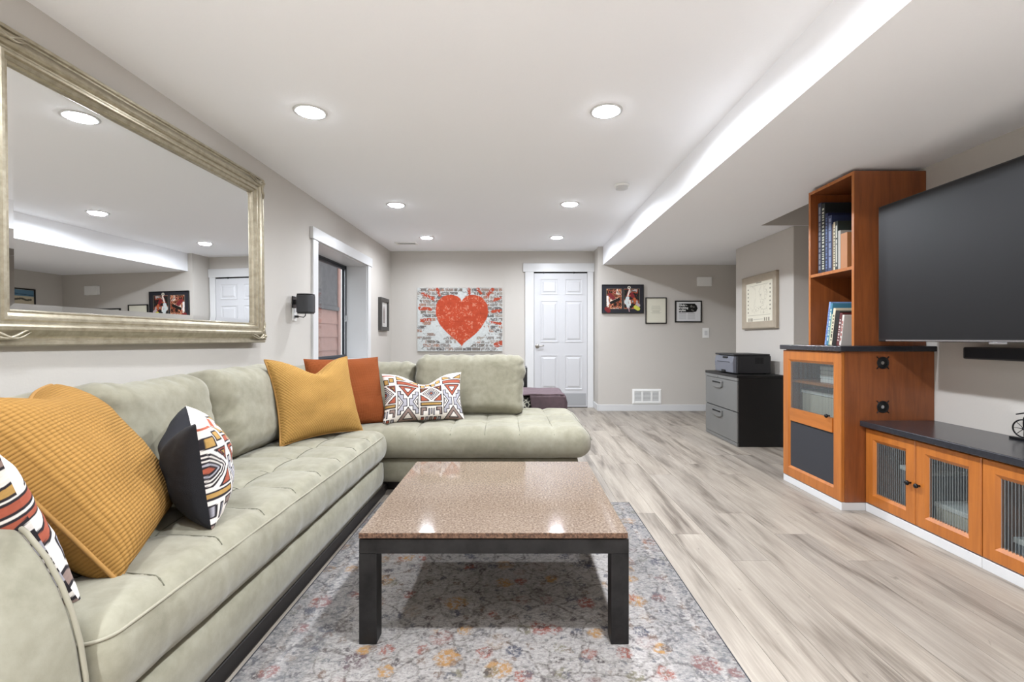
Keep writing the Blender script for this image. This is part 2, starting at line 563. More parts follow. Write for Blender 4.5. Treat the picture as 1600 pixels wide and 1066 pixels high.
def rounded_box(sx, sy, sz, r, step=0.025, fn=None):
    """box centred on the origin with rounded edges; fn(p, n) may move each vertex"""
    pts = {}; vs = []; fs = []
    def key(p): return (round(p[0], 5), round(p[1], 5), round(p[2], 5))
    hx, hy, hz = sx / 2, sy / 2, sz / 2
    nx, ny, nz = max(3, int(sx / step)), max(3, int(sy / step)), max(3, int(sz / step))
    def vid(p):
        k = key(p)
        if k not in pts:
            pts[k] = len(vs)
            q = Vector((max(-hx + r, min(hx - r, p[0])), max(-hy + r, min(hy - r, p[1])), max(-hz + r, min(hz - r, p[2]))))
            d = Vector(p) - q
            nrm = d.normalized() if d.length > 1e-9 else Vector((0, 0, 1))
            # cube to sphere inside the corner radius
            out = q + nrm * r
            if fn: out = fn(out, nrm)
            vs.append(out[:])
        return pts[k]
    def side(o, u, nu, w, nw):
        for i in range(nu):
            for j in range(nw):
                c = []
                for a, b in ((i, j), (i + 1, j), (i + 1, j + 1), (i, j + 1)):
                    c.append(vid(tuple(o[t] + u[t] * a / nu + w[t] * b / nw for t in range(3))))
                fs.append(tuple(c))
    side((-hx, -hy, hz), (sx, 0, 0), nx, (0, sy, 0), ny)
    side((-hx, -hy, -hz), (0, sy, 0), ny, (sx, 0, 0), nx)
    side((-hx, -hy, -hz), (sx, 0, 0), nx, (0, 0, sz), nz)
    side((-hx, hy, -hz), (0, 0, sz), nz, (sx, 0, 0), nx)
    side((-hx, -hy, -hz), (0, 0, sz), nz, (0, sy, 0), ny)
    side((hx, -hy, -hz), (0, sy, 0), ny, (0, 0, sz), nz)
    m = MB(); m.v = vs; m.f = fs
    return m
def nz3(x, y, z=0.0, s=1.0):
    return mnoise.noise(Vector((x * s, y * s, z * s)))

# ------------------------------------------------------------------ tiny raster painter for flat prints
class Paint:
    def __init__(self, W, H, nx, ny, col):
        self.W, self.H = W, H
        xs = np.linspace(0, W, nx); ys = np.linspace(0, H, ny)
        self.X, self.Y = np.meshgrid(xs, ys)
        self.a = np.zeros((ny, nx, 3)); self.a[:] = col
        self.nx, self.ny = nx, ny
    def mask_poly(self, pts):
        X, Y = self.X, self.Y
        ins = np.zeros(X.shape, bool); n = len(pts)
        for i in range(n):
            x0, y0 = pts[i]; x1, y1 = pts[(i + 1) % n]
            if y0 == y1: continue
            c = ((y0 > Y) != (y1 > Y)) & (X < (x1 - x0) * (Y - y0) / (y1 - y0) + x0)
            ins ^= c
        return ins
    def dist_seg(self, p, q):
        px, py = p; dx, dy = q[0] - px, q[1] - py
        L = dx * dx + dy * dy + 1e-12
        t = np.clip(((self.X - px) * dx + (self.Y - py) * dy) / L, 0, 1)
        return np.hypot(self.X - px - t * dx, self.Y - py - t * dy)
    def poly(self, pts, col, edge=None, w=0.0):
        self.a[self.mask_poly(pts)] = col
        if edge is not None:
            self.line(list(pts) + [pts[0]], w, edge)
        return self
    def line(self, pts, w, col):
        for p, q in zip(pts[:-1], pts[1:]):
            self.a[self.dist_seg(p, q) < w / 2] = col
        return self
    def disc(self, c, rx, ry, col):
        self.a[((self.X - c[0]) / rx) ** 2 + ((self.Y - c[1]) / ry) ** 2 < 1] = col
        return self
    def rect(self, x0, x1, y0, y1, col):
        self.a[(self.X >= x0) & (self.X <= x1) & (self.Y >= y0) & (self.Y <= y1)] = col
        return self
def c3(r, g, b): return np.array([lin(r), lin(g), lin(b)])
def vnoise(X, Y, scale, seed=0, octaves=3):
    out = np.zeros(X.shape); amp = 1.0; tot = 0
    rs = np.random.RandomState(seed)
    for o in range(octaves):
        g = rs.rand(64, 64)
        x = X * scale * 2 ** o; y = Y * scale * 2 ** o
        xi = np.floor(x).astype(int); yi = np.floor(y).astype(int)
        fx = x - xi; fy = y - yi
        fx = fx * fx * (3 - 2 * fx); fy = fy * fy * (3 - 2 * fy)
        a = g[yi % 64, xi % 64]; b = g[yi % 64, (xi + 1) % 64]; c = g[(yi + 1) % 64, xi % 64]; d = g[(yi + 1) % 64, (xi + 1) % 64]
        out += amp * ((a * (1 - fx) + b * fx) * (1 - fy) + (c * (1 - fx) + d * fx) * fy); tot += amp; amp *= 0.5
    return out / tot
def set_print(me, cols):
    at = me.color_attributes.new('print', 'FLOAT_COLOR', 'POINT')
    arr = np.ones((len(me.vertices), 4), np.float32); arr[:, :3] = np.clip(cols, 0, 1)
    at.data.foreach_set('color', arr.ravel())
def print_sheet(P, y, cx=0.0, cz=0.0):
    """flat grid in local XZ plane facing -Y, centred at cx, cz"""
    nx, ny = P.nx, P.ny
    vs = np.stack([P.X - P.W / 2 + cx, np.full(P.X.shape, y), P.Y - P.H / 2 + cz], -1).reshape(-1, 3)
    fs = [(j * nx + i, j * nx + i + 1, (j + 1) * nx + i + 1, (j + 1) * nx + i) for j in range(ny - 1) for i in range(nx - 1)]
    me = bpy.data.meshes.new('print'); me.from_pydata([tuple(p) for p in vs], [], fs)
    set_print(me, P.a.reshape(-1, 3))
    return me

# ------------------------------------------------------------------ room dimensions
XL, HC = -1.91, 2.355
YD, YF = 7.10, 6.74          # door wall, nearer far wall
XJ = 1.162                   # jog between the two
XS, ZS = 1.23, 2.095         # soffit edge and underside
XT = 2.52                    # wall behind the television
XM, YM0, YM1 = 2.585, 4.40, 5.56   # block that carries the map
XH = 3.15                    # hallway wall
YB = -2.4                    # wall behind the camera

# floor: sub-floor with separate planks
fl = struct('floor', MB().box(XL - 0.3, XH + 0.1, YB - 0.1, YD + 0.1, -0.10, -0.004), 'gap_black', label='pale grey-brown oak plank floor')
random.seed(4)
PW, GAP = 0.182, 0.0012
plank_meshes = {}
def plank_mesh(w, L):
    k = (round(w, 3), round(L, 3))
    if k not in plank_meshes:
        me = MB().box(-w / 2, w / 2, -L / 2, L / 2, -0.012, 0).mesh('plank'); fix_normals(me)
        me.materials.append(MATS['oak_plank'])
        plank_meshes[k] = me
    return plank_meshes[k]
nrow = 0
x = XL + 0.0
while x < XH - 0.02:
    w = min(PW, XH - x)
    y = YB
    first = random.choice([0.4, 0.7, 1.0, 1.3])
    L = first
    while y < YD - 0.05:
        L = min(L, YD - y)
        o = bpy.data.objects.new('plank', plank_mesh(w - GAP, L - GAP)); COL.objects.link(o)
        o.parent = fl; o.location = (x + w / 2, y + L / 2, 0)
        y += L; L = 1.4
    x += w

struct('ceiling', MB().box(XL - 0.3, XH + 0.1, YB - 0.1, YD + 0.1, HC, HC + 0.1), 'ceiling_paint', label='flat white ceiling')
# dropped soffit over the media wall, notched beside the map block
sf = MB()
sf.box(XS, XH, YB, 3.47, ZS, HC)
sf.box(XS, 2.28, 3.47, YM0, ZS, HC)
sf.box(XS, XH, YM0, YF, ZS, HC)
struct('soffit', sf, 'ceiling_paint', label='dropped white soffit along the media wall')
struct('trim_9', MB().box(2.285, XH, YM0 - 0.003, YM0, ZS + 0.002, HC - 0.002), 'wall_paint', label='beige end face of the soffit beside the bookcase')

# left wall with a deep window opening
WY0, WY1, WZ0, WZ1 = 4.47, 5.97, 0.775, 1.965
WT = 0.30
lw = MB()
lw.box(XL - WT, XL, YB, WY0, 0, HC); lw.box(XL - WT, XL, WY1, YD, 0, HC)
lw.box(XL - WT, XL, WY0, WY1, 0, WZ0); lw.box(XL - WT, XL, WY0, WY1, WZ1, HC)
struct('wall_left', lw, 'wall_paint', label='light beige left wall with a window opening')
struct('wall_far', MB().box(XL, XJ, YD, YD + 0.1, 0, HC), 'wall_paint', label='beige far wall with the white door')
struct('wall_far_right', MB().box(XJ, XH, YF, YD + 0.1, 0, HC), 'wall_paint', label='beige far wall hung with three frames')
struct('wall_hall', MB().box(XH, XH + 0.1, YB, YD, 0, HC), 'wall_paint', label='beige hallway wall behind the map block')
mw = MB(); mw.box(XT, XT + 0.12, YB, 3.47, 0, ZS)
mw.box(2.95, XH, 3.47, YM0, 0, HC)
struct('wall_media', mw, 'wall_paint', label='beige wall behind the television')
struct('wall_map', MB().box(XM, XH, YM0, YM1, 0, ZS), 'wall_paint', label='beige wall block hung with the framed map', bevel=0.006)
struct('wall_near', MB().box(XL, XH, YB - 0.1, YB, 0, HC), 'wall_paint', label='beige wall behind the camera')

bb = MB(); bb.box(XJ, XH, YF - 0.014, YF, 0, 0.092); bb.box(XJ - 0.014, XJ, YF, YD, 0, 0.092)
struct('baseboard_far', bb, 'trim_paint', label='white baseboard below the three frames', bevel=0.003)
struct('baseboard_left', MB().box(XL, XL + 0.014, YB, YD, 0, 0.092), 'trim_paint', label='white baseboard along the left wall', bevel=0.003)
struct('baseboard_door_wall', MB().box(XL, -0.02, YD - 0.014, YD, 0, 0.092), 'trim_paint', label='white baseboard left of the door', bevel=0.003)
struct('baseboard_media', MB().box(XT - 0.014, XT, YB, 1.385, 0, 0.092), 'trim_paint', label='white baseboard of the media wall', bevel=0.003)
struct('baseboard_map', MB().box(XM - 0.014, XM, YM0, YM1, 0, 0.092), 'trim_paint', label='white baseboard of the map block', bevel=0.003)

# ------------------------------------------------------------------ door
DX0, DX1, DZ = 0.252, 1.058, 2.035
def W(px, sc): return (px - 808) / sc
door = struct('door_1', MB().box(DX0 + 0.004, DX1 - 0.004, YD - 0.022, YD - 0.004, 0.012, DZ - 0.015), 'door_paint', label='white six-panel door with a lever handle')
def raised_panel(x0, x1, z0, z1, yf):
    m = MB()
    w, h = x1 - x0, z1 - z0
    # routed groove frame and a raised field
    m.frame(w, h, [(0.0, yf + 0.001), (0.0, yf - 0.007), (0.010, yf - 0.007), (0.020, yf + 0.001)], (x0 + x1) / 2, (z0 + z1) / 2)
    a = 0.034
    m.add([(x0 + a, yf, z0 + a), (x1 - a, yf, z0 + a), (x1 - a, yf, z1 - a), (x0 + a, yf, z1 - a),
           (x0 + a + 0.02, yf - 0.009, z0 + a + 0.02), (x1 - a - 0.02, yf - 0.009, z0 + a + 0.02), (x1 - a - 0.02, yf - 0.009, z1 - a - 0.02), (x0 + a + 0.02, yf - 0.009, z1 - a - 0.02)],
          [(0, 1, 5, 4), (1, 2, 6, 5), (2, 3, 7, 6), (3, 0, 4, 7), (4, 5, 6, 7)])
    return m
for (xa, xb) in ((0.345, 0.62), (0.715, 0.985)):
    for (za, zb) in ((1.70, 1.94), (0.985, 1.61), (0.27, 0.79)):
        part('door_panel', raised_panel(xa, xb, za, zb, YD - 0.022), 'door_paint', door)
part('kick_plate', MB().box(DX0 + 0.03, DX1 - 0.02, YD - 0.025, YD - 0.0225, 0.03, 0.215), 'kick_plate', door)
hd = MB(); hd.lathe((0.302, YD - 0.022, 0.925), 'Y', [(0.001, -0.012), (0.030, -0.012), (0.032, -0.004), (0.032, 0.0)], 20)
hd.cyl((0.302, 0.925), 'Y', 0.010, YD - 0.066, YD - 0.03, 12)
hd.tube([(0.302, YD - 0.062, 0.925), (0.34, YD - 0.064, 0.927), (0.38, YD - 0.06, 0.93), (0.405, YD - 0.056, 0.934)], [0.010, 0.009, 0.008, 0.006])
part('door_handle', hd, 'nickel', door, smooth=True)
for hx in (0.40, 0.855):
    part('door_hanger', MB().box(hx - 0.008, hx + 0.008, YD - 0.03, YD - 0.018, DZ - 0.02, DZ + 0.006), 'black_metal', door)
dc = struct('trim_1', MB().box(0.12, DX0, YD - 0.03, YD, 0, DZ + 0.006), 'trim_paint', label='white flat door casing with a wider head', bevel=0.002)
part('casing_leg', MB().box(DX1, XJ - 0.016, YD - 0.03, YD, 0, DZ + 0.006), 'trim_paint', dc, bevel=0.002)
part('casing_head', MB().box(0.09, XJ - 0.002, YD - 0.036, YD, DZ + 0.006, DZ + 0.135), 'trim_paint', dc, bevel=0.002)
part('head_gap', MB().box(DX0, DX1, YD - 0.008, YD - 0.002, DZ - 0.018, DZ + 0.01), 'gap_black', dc)
part('sill_gap', MB().box(DX0, DX1, YD - 0.02, YD - 0.002, 0.0015, 0.011), 'gap_black', dc)

# ------------------------------------------------------------------ window, its casing and the window well outside
wc = struct('trim_2', MB().box(XL, XL + 0.022, WY0 - 0.11, WY0, WZ0 - 0.03, WZ1), 'trim_paint', label='white window casing with a wide head', bevel=0.002)
part('casing_leg', MB().box(XL, XL + 0.022, WY1, WY1 + 0.11, WZ0 - 0.03, WZ1), 'trim_paint', wc, bevel=0.002)
part('casing_head', MB().box(XL, XL + 0.032, WY0 - 0.14, WY1 + 0.14, WZ1, WZ1 + 0.11), 'trim_paint', wc, bevel=0.002)
part('casing_sill', MB().box(XL - WT + 0.05, XL + 0.03, WY0, WY1, WZ0 - 0.02, WZ0 + 0.012), 'trim_paint', wc, bevel=0.003)
jm = MB(); jm.box(XL - WT + 0.05, XL, WY0, WY0 + 0.012, WZ0 + 0.012, WZ1); jm.box(XL - WT + 0.05, XL, WY1 - 0.012, WY1, WZ0 + 0.012, WZ1); jm.box(XL - WT + 0.05, XL, WY0 + 0.012, WY1 - 0.012, WZ1 - 0.012, WZ1)
part('jamb_lining', jm, 'trim_paint', wc)
wx = XL - WT
def rect_ring(mb, x0, x1, y0, y1, z0, z1, t):
    mb.box(x0, x1, y0, y0 + t, z0, z1); mb.box(x0, x1, y1 - t, y1, z0, z1)
    mb.box(x0, x1, y0 + t, y1 - t, z0, z0 + t); mb.box(x0, x1, y0 + t, y1 - t, z1 - t, z1); return mb
win = struct('window_1', rect_ring(MB(), wx + 0.0, wx + 0.05, WY0, WY1, WZ0, WZ1, 0.03), 'window_black', label='dark framed casement window looking on pink siding')
part('sash', rect_ring(MB(), wx + 0.008, wx + 0.04, WY0 + 0.032, WY1 - 0.032, WZ0 + 0.032, WZ1 - 0.032, 0.03), 'window_black', win, bevel=0.003)
part('screen_rail', MB().box(wx + 0.041, wx + 0.049, WY1 - 0.062, WY1 - 0.048, WZ0 + 0.05, WZ1 - 0.05), 'steel', win)
part('pane', MB().box(wx + 0.02, wx + 0.026, WY0 + 0.06, WY1 - 0.06, WZ0 + 0.06, WZ1 - 0.06), 'window_glass', win)
part('latch', MB().box(wx + 0.05, wx + 0.062, WY1 - 0.05, WY1 - 0.03, 1.25, 1.33), 'steel', win, bevel=0.002)
# outside
ox = -3.35; SY = 8.72
solo('well_floor', MB().box(ox, XL - WT, 3.2, 10.5, -0.1, 0.25), 'gravel_grey', 'grey gravel bed outside the window', 'gravel', ((ox + XL - WT) / 2, 6.8, -0.1))
sd = thing('lap_siding', 'pink lap siding wall seen through the window', 'siding', (ox, 6.8, 0.25))
zz = 0.355
bd = None
while zz < 1.45:
    if bd is None:
        m = MB().prism([(ox - 0.03, 0), (ox + 0.022, 0), (ox + 0.022, 0.004), (ox + 0.006, 0.240), (ox - 0.03, 0.240)], 'Y', 3.2, SY)
        me = m.mesh('siding_board'); fix_normals(me); me.transform(Matrix.Translation((-ox, -6.8, 0)))
        bd = me
    o = link('siding_board', bd, 'siding_pink', sd); o.location = (0, 0, zz - 0.25)
    zz += 0.237
part('corner_board', MB().box(ox - 0.03, ox + 0.04, SY + 0.001, SY + 0.12, 0.25, 2.9), 'siding_pink', sd)
solo('stone_panel', MB().box(ox - 0.04, ox + 0.02, 3.2, SY, 1.62, 2.9), 'well_grey', 'dark grey rough panel above the pink siding outside', 'panel', (ox, 5.5, 1.62))
solo('drip_ledge', MB().box(ox - 0.04, ox + 0.06, 3.2, SY, 1.545, 1.618), 'well_grey', 'dark ledge between the siding and the rough panel', 'ledge', (ox, 5.5, 1.545), bevel=0.01)

# ------------------------------------------------------------------ ceiling fittings
def can_light(x, y, label, proto=[None], beams={}):
    row = ('end_sofa' if x < 0 else 'end') if y > 5.5 else ('rear_fill' if y < 0 else 'sofa' if x < 0 else 'open')
    if proto[0] is None:
        r = thing('recessed_light', label, 'light', (x, y, HC), (0, 0, 0), 'recessed ceiling lights')
        part('trim_ring', MB().lathe((0, 0, 0), 'Z', [(0.073, 0.0), (0.073, -0.003), (0.080, -0.006), (0.092, -0.004), (0.094, 0.0)], 40), 'trim_paint', r, world=False, smooth=True)
        part('lens', MB().lathe((0, 0, 0), 'Z', [(0.0725, -0.001), (0.0725, -0.006), (0.062, -0.011), (0.04, -0.014), (0.002, -0.015)], 32), 'lamp_lens', r, world=False, smooth=True)
        proto[0] = r
    else:
        r = thing('recessed_light', label, 'light', (x, y, HC), (0, 0, 0), 'recessed ceiling lights')
        for ch in list(proto[0].children):
            if ch.type == 'MESH': copy_tree(ch, r)
    if row not in beams:
        ld = bpy.data.lights.new('lamp_beam', 'AREA')
        ld.shape = 'DISK'; ld.size = 0.125; ld.energy = CAN_POWER[row]; ld.spread = math.radians(CAN_SPREAD[row]); ld.color = CAN_COLOR
        beams[row] = ld
    lo = bpy.data.objects.new('lamp_beam', beams[row]); COL.objects.link(lo)
    lo.parent = r; lo.location = (0, 0, -0.017)
    return r
can_light(-1.20, 2.73, 'large bright ceiling light nearest the gilt mirror')
can_light(0.515, 2.72, 'large bright ceiling light above the coffee table, right of two')
can_light(-1.19, 4.63, 'ceiling light of the middle pair, nearer the window wall')
can_light(0.515, 4.60, 'ceiling light of the middle pair, beside the smoke detector')
can_light(-1.18, 6.14, 'farthest ceiling light on the window side, near the vent')
can_light(0.515, 6.12, 'farthest ceiling light, in front of the white door')
can_light(-1.19, 0.98, 'ceiling light overhead on the sofa side, out of the picture')
can_light(0.515, 0.98, 'ceiling light overhead on the right, out of the picture')
can_light(-1.19, -0.85, 'unseen ceiling light added behind the camera as fill, sofa side')  # unseen pair added as strong fill, bounced up to brighten the ceiling
can_light(0.515, -0.85, 'unseen ceiling light added behind the camera as fill, right side')

sm = thing('smoke_detector', 'round white smoke detector on the ceiling by the soffit', 'smoke detector', (0.895, 4.02, HC))
part('base', MB().lathe((0, 0, 0), 'Z', [(0.058, 0), (0.062, -0.003), (0.062, -0.016), (0.05, -0.02)], 28), 'white_plastic', sm, False, True)
part('cap', MB().lathe((0, 0, 0), 'Z', [(0.05, -0.02), (0.052, -0.024), (0.05, -0.038), (0.03, -0.042), (0.002, -0.043)], 28), 'trim_paint', sm, False, True)
cv = thing('ceiling_vent', 'small white slotted air vent in the far left ceiling corner', 'vent', (-1.53, 6.5, HC))
m = MB(); m.frame(0.30, 0.16, [(0, 0), (0, -0.006), (0.02, -0.008), (0.03, -0.002), (0.03, 0)])
me = m.mesh('frame'); me.transform(Matrix.Rotation(-PI / 2, 4, 'X')); me.transform(Matrix.Scale(-1, 4, (0, 0, 1)) if min(v.co.z for v in me.vertices) > -0.001 else Matrix())
part('frame', me, 'white_plastic', cv, False)
part('duct_opening', MB().box(-0.12, 0.12, -0.05, 0.05, -0.0012, -0.0004), 'gap_black', cv, False)
sl = None
for i in range(6):
    if sl is None:
        sl = MB().box(-0.12, 0.12, -0.0035, 0.0035, -0.0045, -0.0025).mesh('slat'); fix_normals(sl)
    o = link('slat', sl, 'white_plastic', cv); o.location = (0, -0.042 + i * 0.0168, 0); o.rotation_euler = (0.35, 0, 0)

# ------------------------------------------------------------------ rug and coffee table
rug = MB().box(-0.86, 0.70, 0.60, 2.96, 0.001, 0.010)
rg = solo('area_rug', rug, 'faded_rug', 'faded grey floral area rug under the coffee table', 'rug', (-0.08, 1.78, 0.001), bevel=0.003)
part('bound_edge', MB().tube([(0.702, 0.60, 0.006), (0.702, 2.962, 0.006), (-0.862, 2.962, 0.006), (-0.862, 0.60, 0.006)], 0.0035, 6), 'speaker_cloth', rg)

TX0, TX1, TY0, TY1, TZ = -0.532, 0.372, 1.577, 2.492, 0.3876
tb = thing('coffee_table', 'low square coffee table with pink granite top and dark steel legs', 'table', ((TX0 + TX1) / 2, (TY0 + TY1) / 2, 0.010))
slab = part('granite_top', MB().box(TX0, TX1, TY0, TY1, TZ - 0.019, TZ), 'pink_granite', tb, bevel=0.002)
slab.data.materials.append(MATS['granite_edge'])
for p in slab.data.polygons:
    if abs(p.normal.z) < 0.5: p.material_index = 1
fz1, fz0 = TZ - 0.023, TZ - 0.072
a0, a1, b0, b1 = TX0 + 0.0, TX1 + 0.004, TY0 + 0.004, TY1 - 0.004
LW = 0.06
rl = MB().box(a0, a1, b0, b0 + 0.05, fz0, fz1)
part('front_rail', rl, 'raw_steel', tb, bevel=0.002)
part('back_rail', MB().box(a0, a1, b1 - 0.05, b1, fz0, fz1), 'raw_steel', tb, bevel=0.002)
part('side_rail', MB().box(a0, a0 + 0.05, b0 + 0.05, b1 - 0.05, fz0, fz1), 'raw_steel', tb, bevel=0.002)
part('side_rail', MB().box(a1 - 0.05, a1, b0 + 0.05, b1 - 0.05, fz0, fz1), 'raw_steel', tb, bevel=0.002)
for lx in (a0, a1 - LW):
    for ly in (b0, b1 - LW):
        part('leg', MB().box(lx, lx + LW, ly, ly + LW, 0.011, fz0), 'raw_steel', tb, bevel=0.002)
for lx in (TX0 + 0.1, TX1 - 0.1):
    for ly in (TY0 + 0.025, TY1 - 0.025):
        part('spacer_pad', MB().cyl((lx, ly), 'Z', 0.012, fz1, TZ - 0.019, 12), 'gap_black', tb)

# ------------------------------------------------------------------ sectional sofa
sofa = thing('sectional_sofa', 'sage green suede sectional sofa with tufted seats and loose back cushions', 'sofa', (-1.3, 2.4, 0))
part('plinth', MB().box(-1.86, -0.893, 0.74, 4.12, 0.0, 0.07), 'plinth_black', sofa)
part('plinth_rail', MB().box(-0.893, -0.876, 0.72, 3.14, 0.011, 0.068), 'plinth_black', sofa, bevel=0.004)
part('plinth', MB().box(-0.893, 0.40, 3.24, 4.0, 0.0, 0.07), 'plinth_black', sofa)
def softbox(x0, x1, y0, y1, z0, z1, r, step, fn=None):
    c = Vector(((x0 + x1) / 2, (y0 + y1) / 2, (z0 + z1) / 2))
    m = rounded_box(x1 - x0, y1 - y0, z1 - z0, r, step, fn)
    m.v = [(p[0] + c.x, p[1] + c.y, p[2] + c.z) for p in m.v]
    return m
part('base', softbox(-1.80, -0.868, 0.90, 3.10, 0.068, 0.238, 0.03, 0.06), 'sage_suede', sofa, smooth=True)
part('base', softbox(-1.70, 0.42, 3.15, 4.06, 0.068, 0.238, 0.03, 0.06), 'sage_suede', sofa, smooth=True)
part('back_frame', softbox(-1.885, -1.66, 0.74, 4.16, 0.068, 0.815, 0.06, 0.05), 'sage_suede', sofa, smooth=True)
part('back_frame', softbox(-1.66, 0.05, 4.0, 4.16, 0.068, 0.80, 0.05, 0.05), 'sage_suede', sofa, smooth=True)

def groove(d, w): return math.exp(-(d / w) ** 2)
# long seat cushion: tufted top, waterfall front
SX0, SX1, SY0, SY1 = -1.68, -0.845, 0.955, 3.075
def tuft_long(p, n):
    q = Vector(p)
    wx_, wy_ = p.x + (SX0 + SX1) / 2, p.y + (SY0 + SY1) / 2
    top = max(0.0, n.z)
    k = (wy_ - 0.985 + 1.2 * max(0, (wx_ + 1.08)) ** 2) / 0.232
    fy = abs(k - round(k)) * 0.232
    d = 0.0
    front = max(0.0, n.x)
    if wx_ < -0.86:
        d += 0.014 * groove(fy, 0.020) * (1 - 0.55 * groove(wx_ + 0.90, 0.05))
        fx = min(abs(wx_ + 1.12), abs(wx_ + 1.42))
        d += 0.013 * groove(fx, 0.026) * (0.5 + 0.5 * groove(fy, 0.09))
        d -= 0.006 * (1 - groove(fy, 0.06)) * (1 - groove(fx, 0.09))
    q.z -= d * top
    q.x += front * (0.010 * math.cos(PI * (p.z / 0.11)) - 0.003 * groove(fy, 0.02)) + 0.004 * nz3(wx_, wy_, p.z, 9) * front
    q += n * 0.003 * nz3(wx_, wy_, p.z, 6)
    return q
scl_ = part('seat_cushion', softbox(SX0, SX1, SY0, SY1, 0.242, 0.448, 0.062, 0.0165, tuft_long), 'sage_suede', sofa, smooth=True)
RX0, RX1, RY0, RY1 = -1.68, 0.475, 3.085, 4.06
def tuft_ret(p, n):
    q = Vector(p)
    wx_, wy_ = p.x + (RX0 + RX1) / 2, p.y + (RY0 + RY1) / 2
    top = max(0.0, n.z); front = max(0.0, -n.y)
    k = (wx_ - 0.010 - 0.03 * (3.3 - wy_)) / 0.228
    fx = abs(k - round(k)) * 0.228
    fy = min(abs(wy_ - 3.36), abs(wy_ - 3.66), abs(wy_ - 3.92))
    d = 0.013 * groove(fx, 0.018) + 0.012 * groove(fy, 0.024) - 0.006 * (1 - groove(fx, 0.06)) * (1 - groove(fy, 0.09))
    q.z -= d * top
    q.y -= front * 0.018 * math.cos(PI * p.z / 0.22)
    q.x += max(0, n.x) * 0.02 * math.cos(PI * p.z / 0.22)
    q += n * 0.003 * nz3(wx_, wy_, p.z, 6)
    return q
scr_ = part('seat_cushion', softbox(RX0, RX1, RY0, RY1, 0.240, 0.448, 0.075, 0.0185, tuft_ret), 'sage_suede', sofa, smooth=True)
def on_top(fn, cx, cy, x, y, x0, x1, y0, y1, r, z1):
    """point of the rounded cushion top above (x, y)"""
    dx = max(0.0, x - (x1 - r), (x0 + r) - x); dy = max(0.0, y - (y1 - r), (y0 + r) - y)
    sx = 1 if x > x1 - r else -1; sy = 1 if y > y1 - r else -1
    dz = math.sqrt(max(0.0, r * r - dx * dx - dy * dy))
    n = Vector((sx * dx, sy * dy, dz)) / r
    p = Vector((x - cx, y - cy, z1 - r + dz))
    q = fn(p, n)
    return (q.x + cx, q.y + cy, q.z + 0.0012)
cxl, cyl_ = (SX0 + SX1) / 2, (SY0 + SY1) / 2
zc_l = (0.242 + 0.448) / 2
def wrap_l(p, n): p = Vector((p.x, p.y, p.z - zc_l)); q = tuft_long(p, n); return Vector((q.x, q.y, q.z + zc_l))
zc_r = (0.240 + 0.448) / 2
def wrap_r(p, n): p = Vector((p.x, p.y, p.z - zc_r)); q = tuft_ret(p, n); return Vector((q.x, q.y, q.z + zc_r))
for i in range(1, 9):
    y0 = 0.985 + 0.232 * i
    pts = []
    for k_ in range(26):
        x_ = -1.40 + (0.545 - 0.012) * k_ / 25
        pts.append(on_top(wrap_l, cxl, cyl_, x_, y0 - 1.2 * max(0, x_ + 1.08) ** 2, SX0, SX1, SY0, SY1, 0.062, 0.448))
    part('seam', MB().tube(pts, 0.0022, 5), 'sage_seam', scl_, smooth=True)
pts = [on_top(wrap_l, cxl, cyl_, -1.12, 1.02 + (3.0 - 1.02) * k_ / 70, SX0, SX1, SY0, SY1, 0.062, 0.448) for k_ in range(71)]
part('seam', MB().tube(pts, 0.0022, 5), 'sage_seam', scl_, smooth=True)
cxr, cyr = (RX0 + RX1) / 2, (RY0 + RY1) / 2
for i in range(-4, 3):
    pts = []
    for k_ in range(30):
        y_ = 3.095 + (3.95 - 3.095) * k_ / 29
        pts.append(on_top(wrap_r, cxr, cyr, 0.010 + 0.228 * i + 0.03 * (3.3 - y_), y_, RX0, RX1, RY0, RY1, 0.075, 0.448))
    if pts[0][0] > -0.86: part('seam', MB().tube(pts, 0.0022, 5), 'sage_seam', scr_, smooth=True)
for yl in (3.36, 3.66, 3.92):
    pts = [on_top(wrap_r, cxr, cyr, -1.4 + 1.76 * k_ / 90, yl, RX0, RX1, RY0, RY1, 0.075, 0.448) for k_ in range(91)]
    part('seam', MB().tube(pts, 0.0022, 5), 'sage_seam', scr_, smooth=True)
# piping on the long cushion's front top edge, curving round at its near end
pp = [(-1.35, 0.9605, 0.412), (-1.15, 0.9605, 0.412), (-1.0, 0.9605, 0.412)]
for k_ in range(9):
    a_ = PI / 2 * (1 - k_ / 8)
    pp.append((-0.907 + 0.0555 * math.cos(a_), 1.0165 - 0.0555 * math.sin(a_), 0.412))
pp.append((-0.8515, 1.10, 0.412))
yy = 1.2
while yy < 2.98:
    pp.append((-0.8525 - 0.002 * abs(math.sin((yy - 0.985) / 0.232 * PI)), yy, 0.412)); yy += 0.06
pp += [(-0.858, 3.0, 0.412), (-0.878, 3.045, 0.410), (-0.93, 3.07, 0.410), (-1.0, 3.075, 0.410)]
part('piping', MB().tube(pp, 0.0040, 8), 'sage_piping', sofa, smooth=True)
# near armrest: rounded quarter profile
prof = [(-1.885, 0.07), (-0.862, 0.07), (-0.862, 0.30)]
for (ax, az) in ((-0.866, 0.36), (-0.877, 0.43), (-0.893, 0.49), (-0.915, 0.545), (-0.945, 0.60), (-0.985, 0.65), (-1.035, 0.69), (-1.10, 0.725), (-1.18, 0.75), (-1.3, 0.77), (-1.5, 0.785), (-1.885, 0.79)):
    prof.append((ax, az))
arm = part('armrest', MB().prism(prof, 'Y', 0.70, 0.946), 'sage_suede', sofa, bevel=0.018, seg=4)
for p in arm.data.polygons: p.use_smooth = True
part('piping', MB().tube([(a + 0.0, 0.944, b + 0.0) for a, b in prof[2:-1]], 0.005, 8), 'sage_piping', arm, smooth=True)

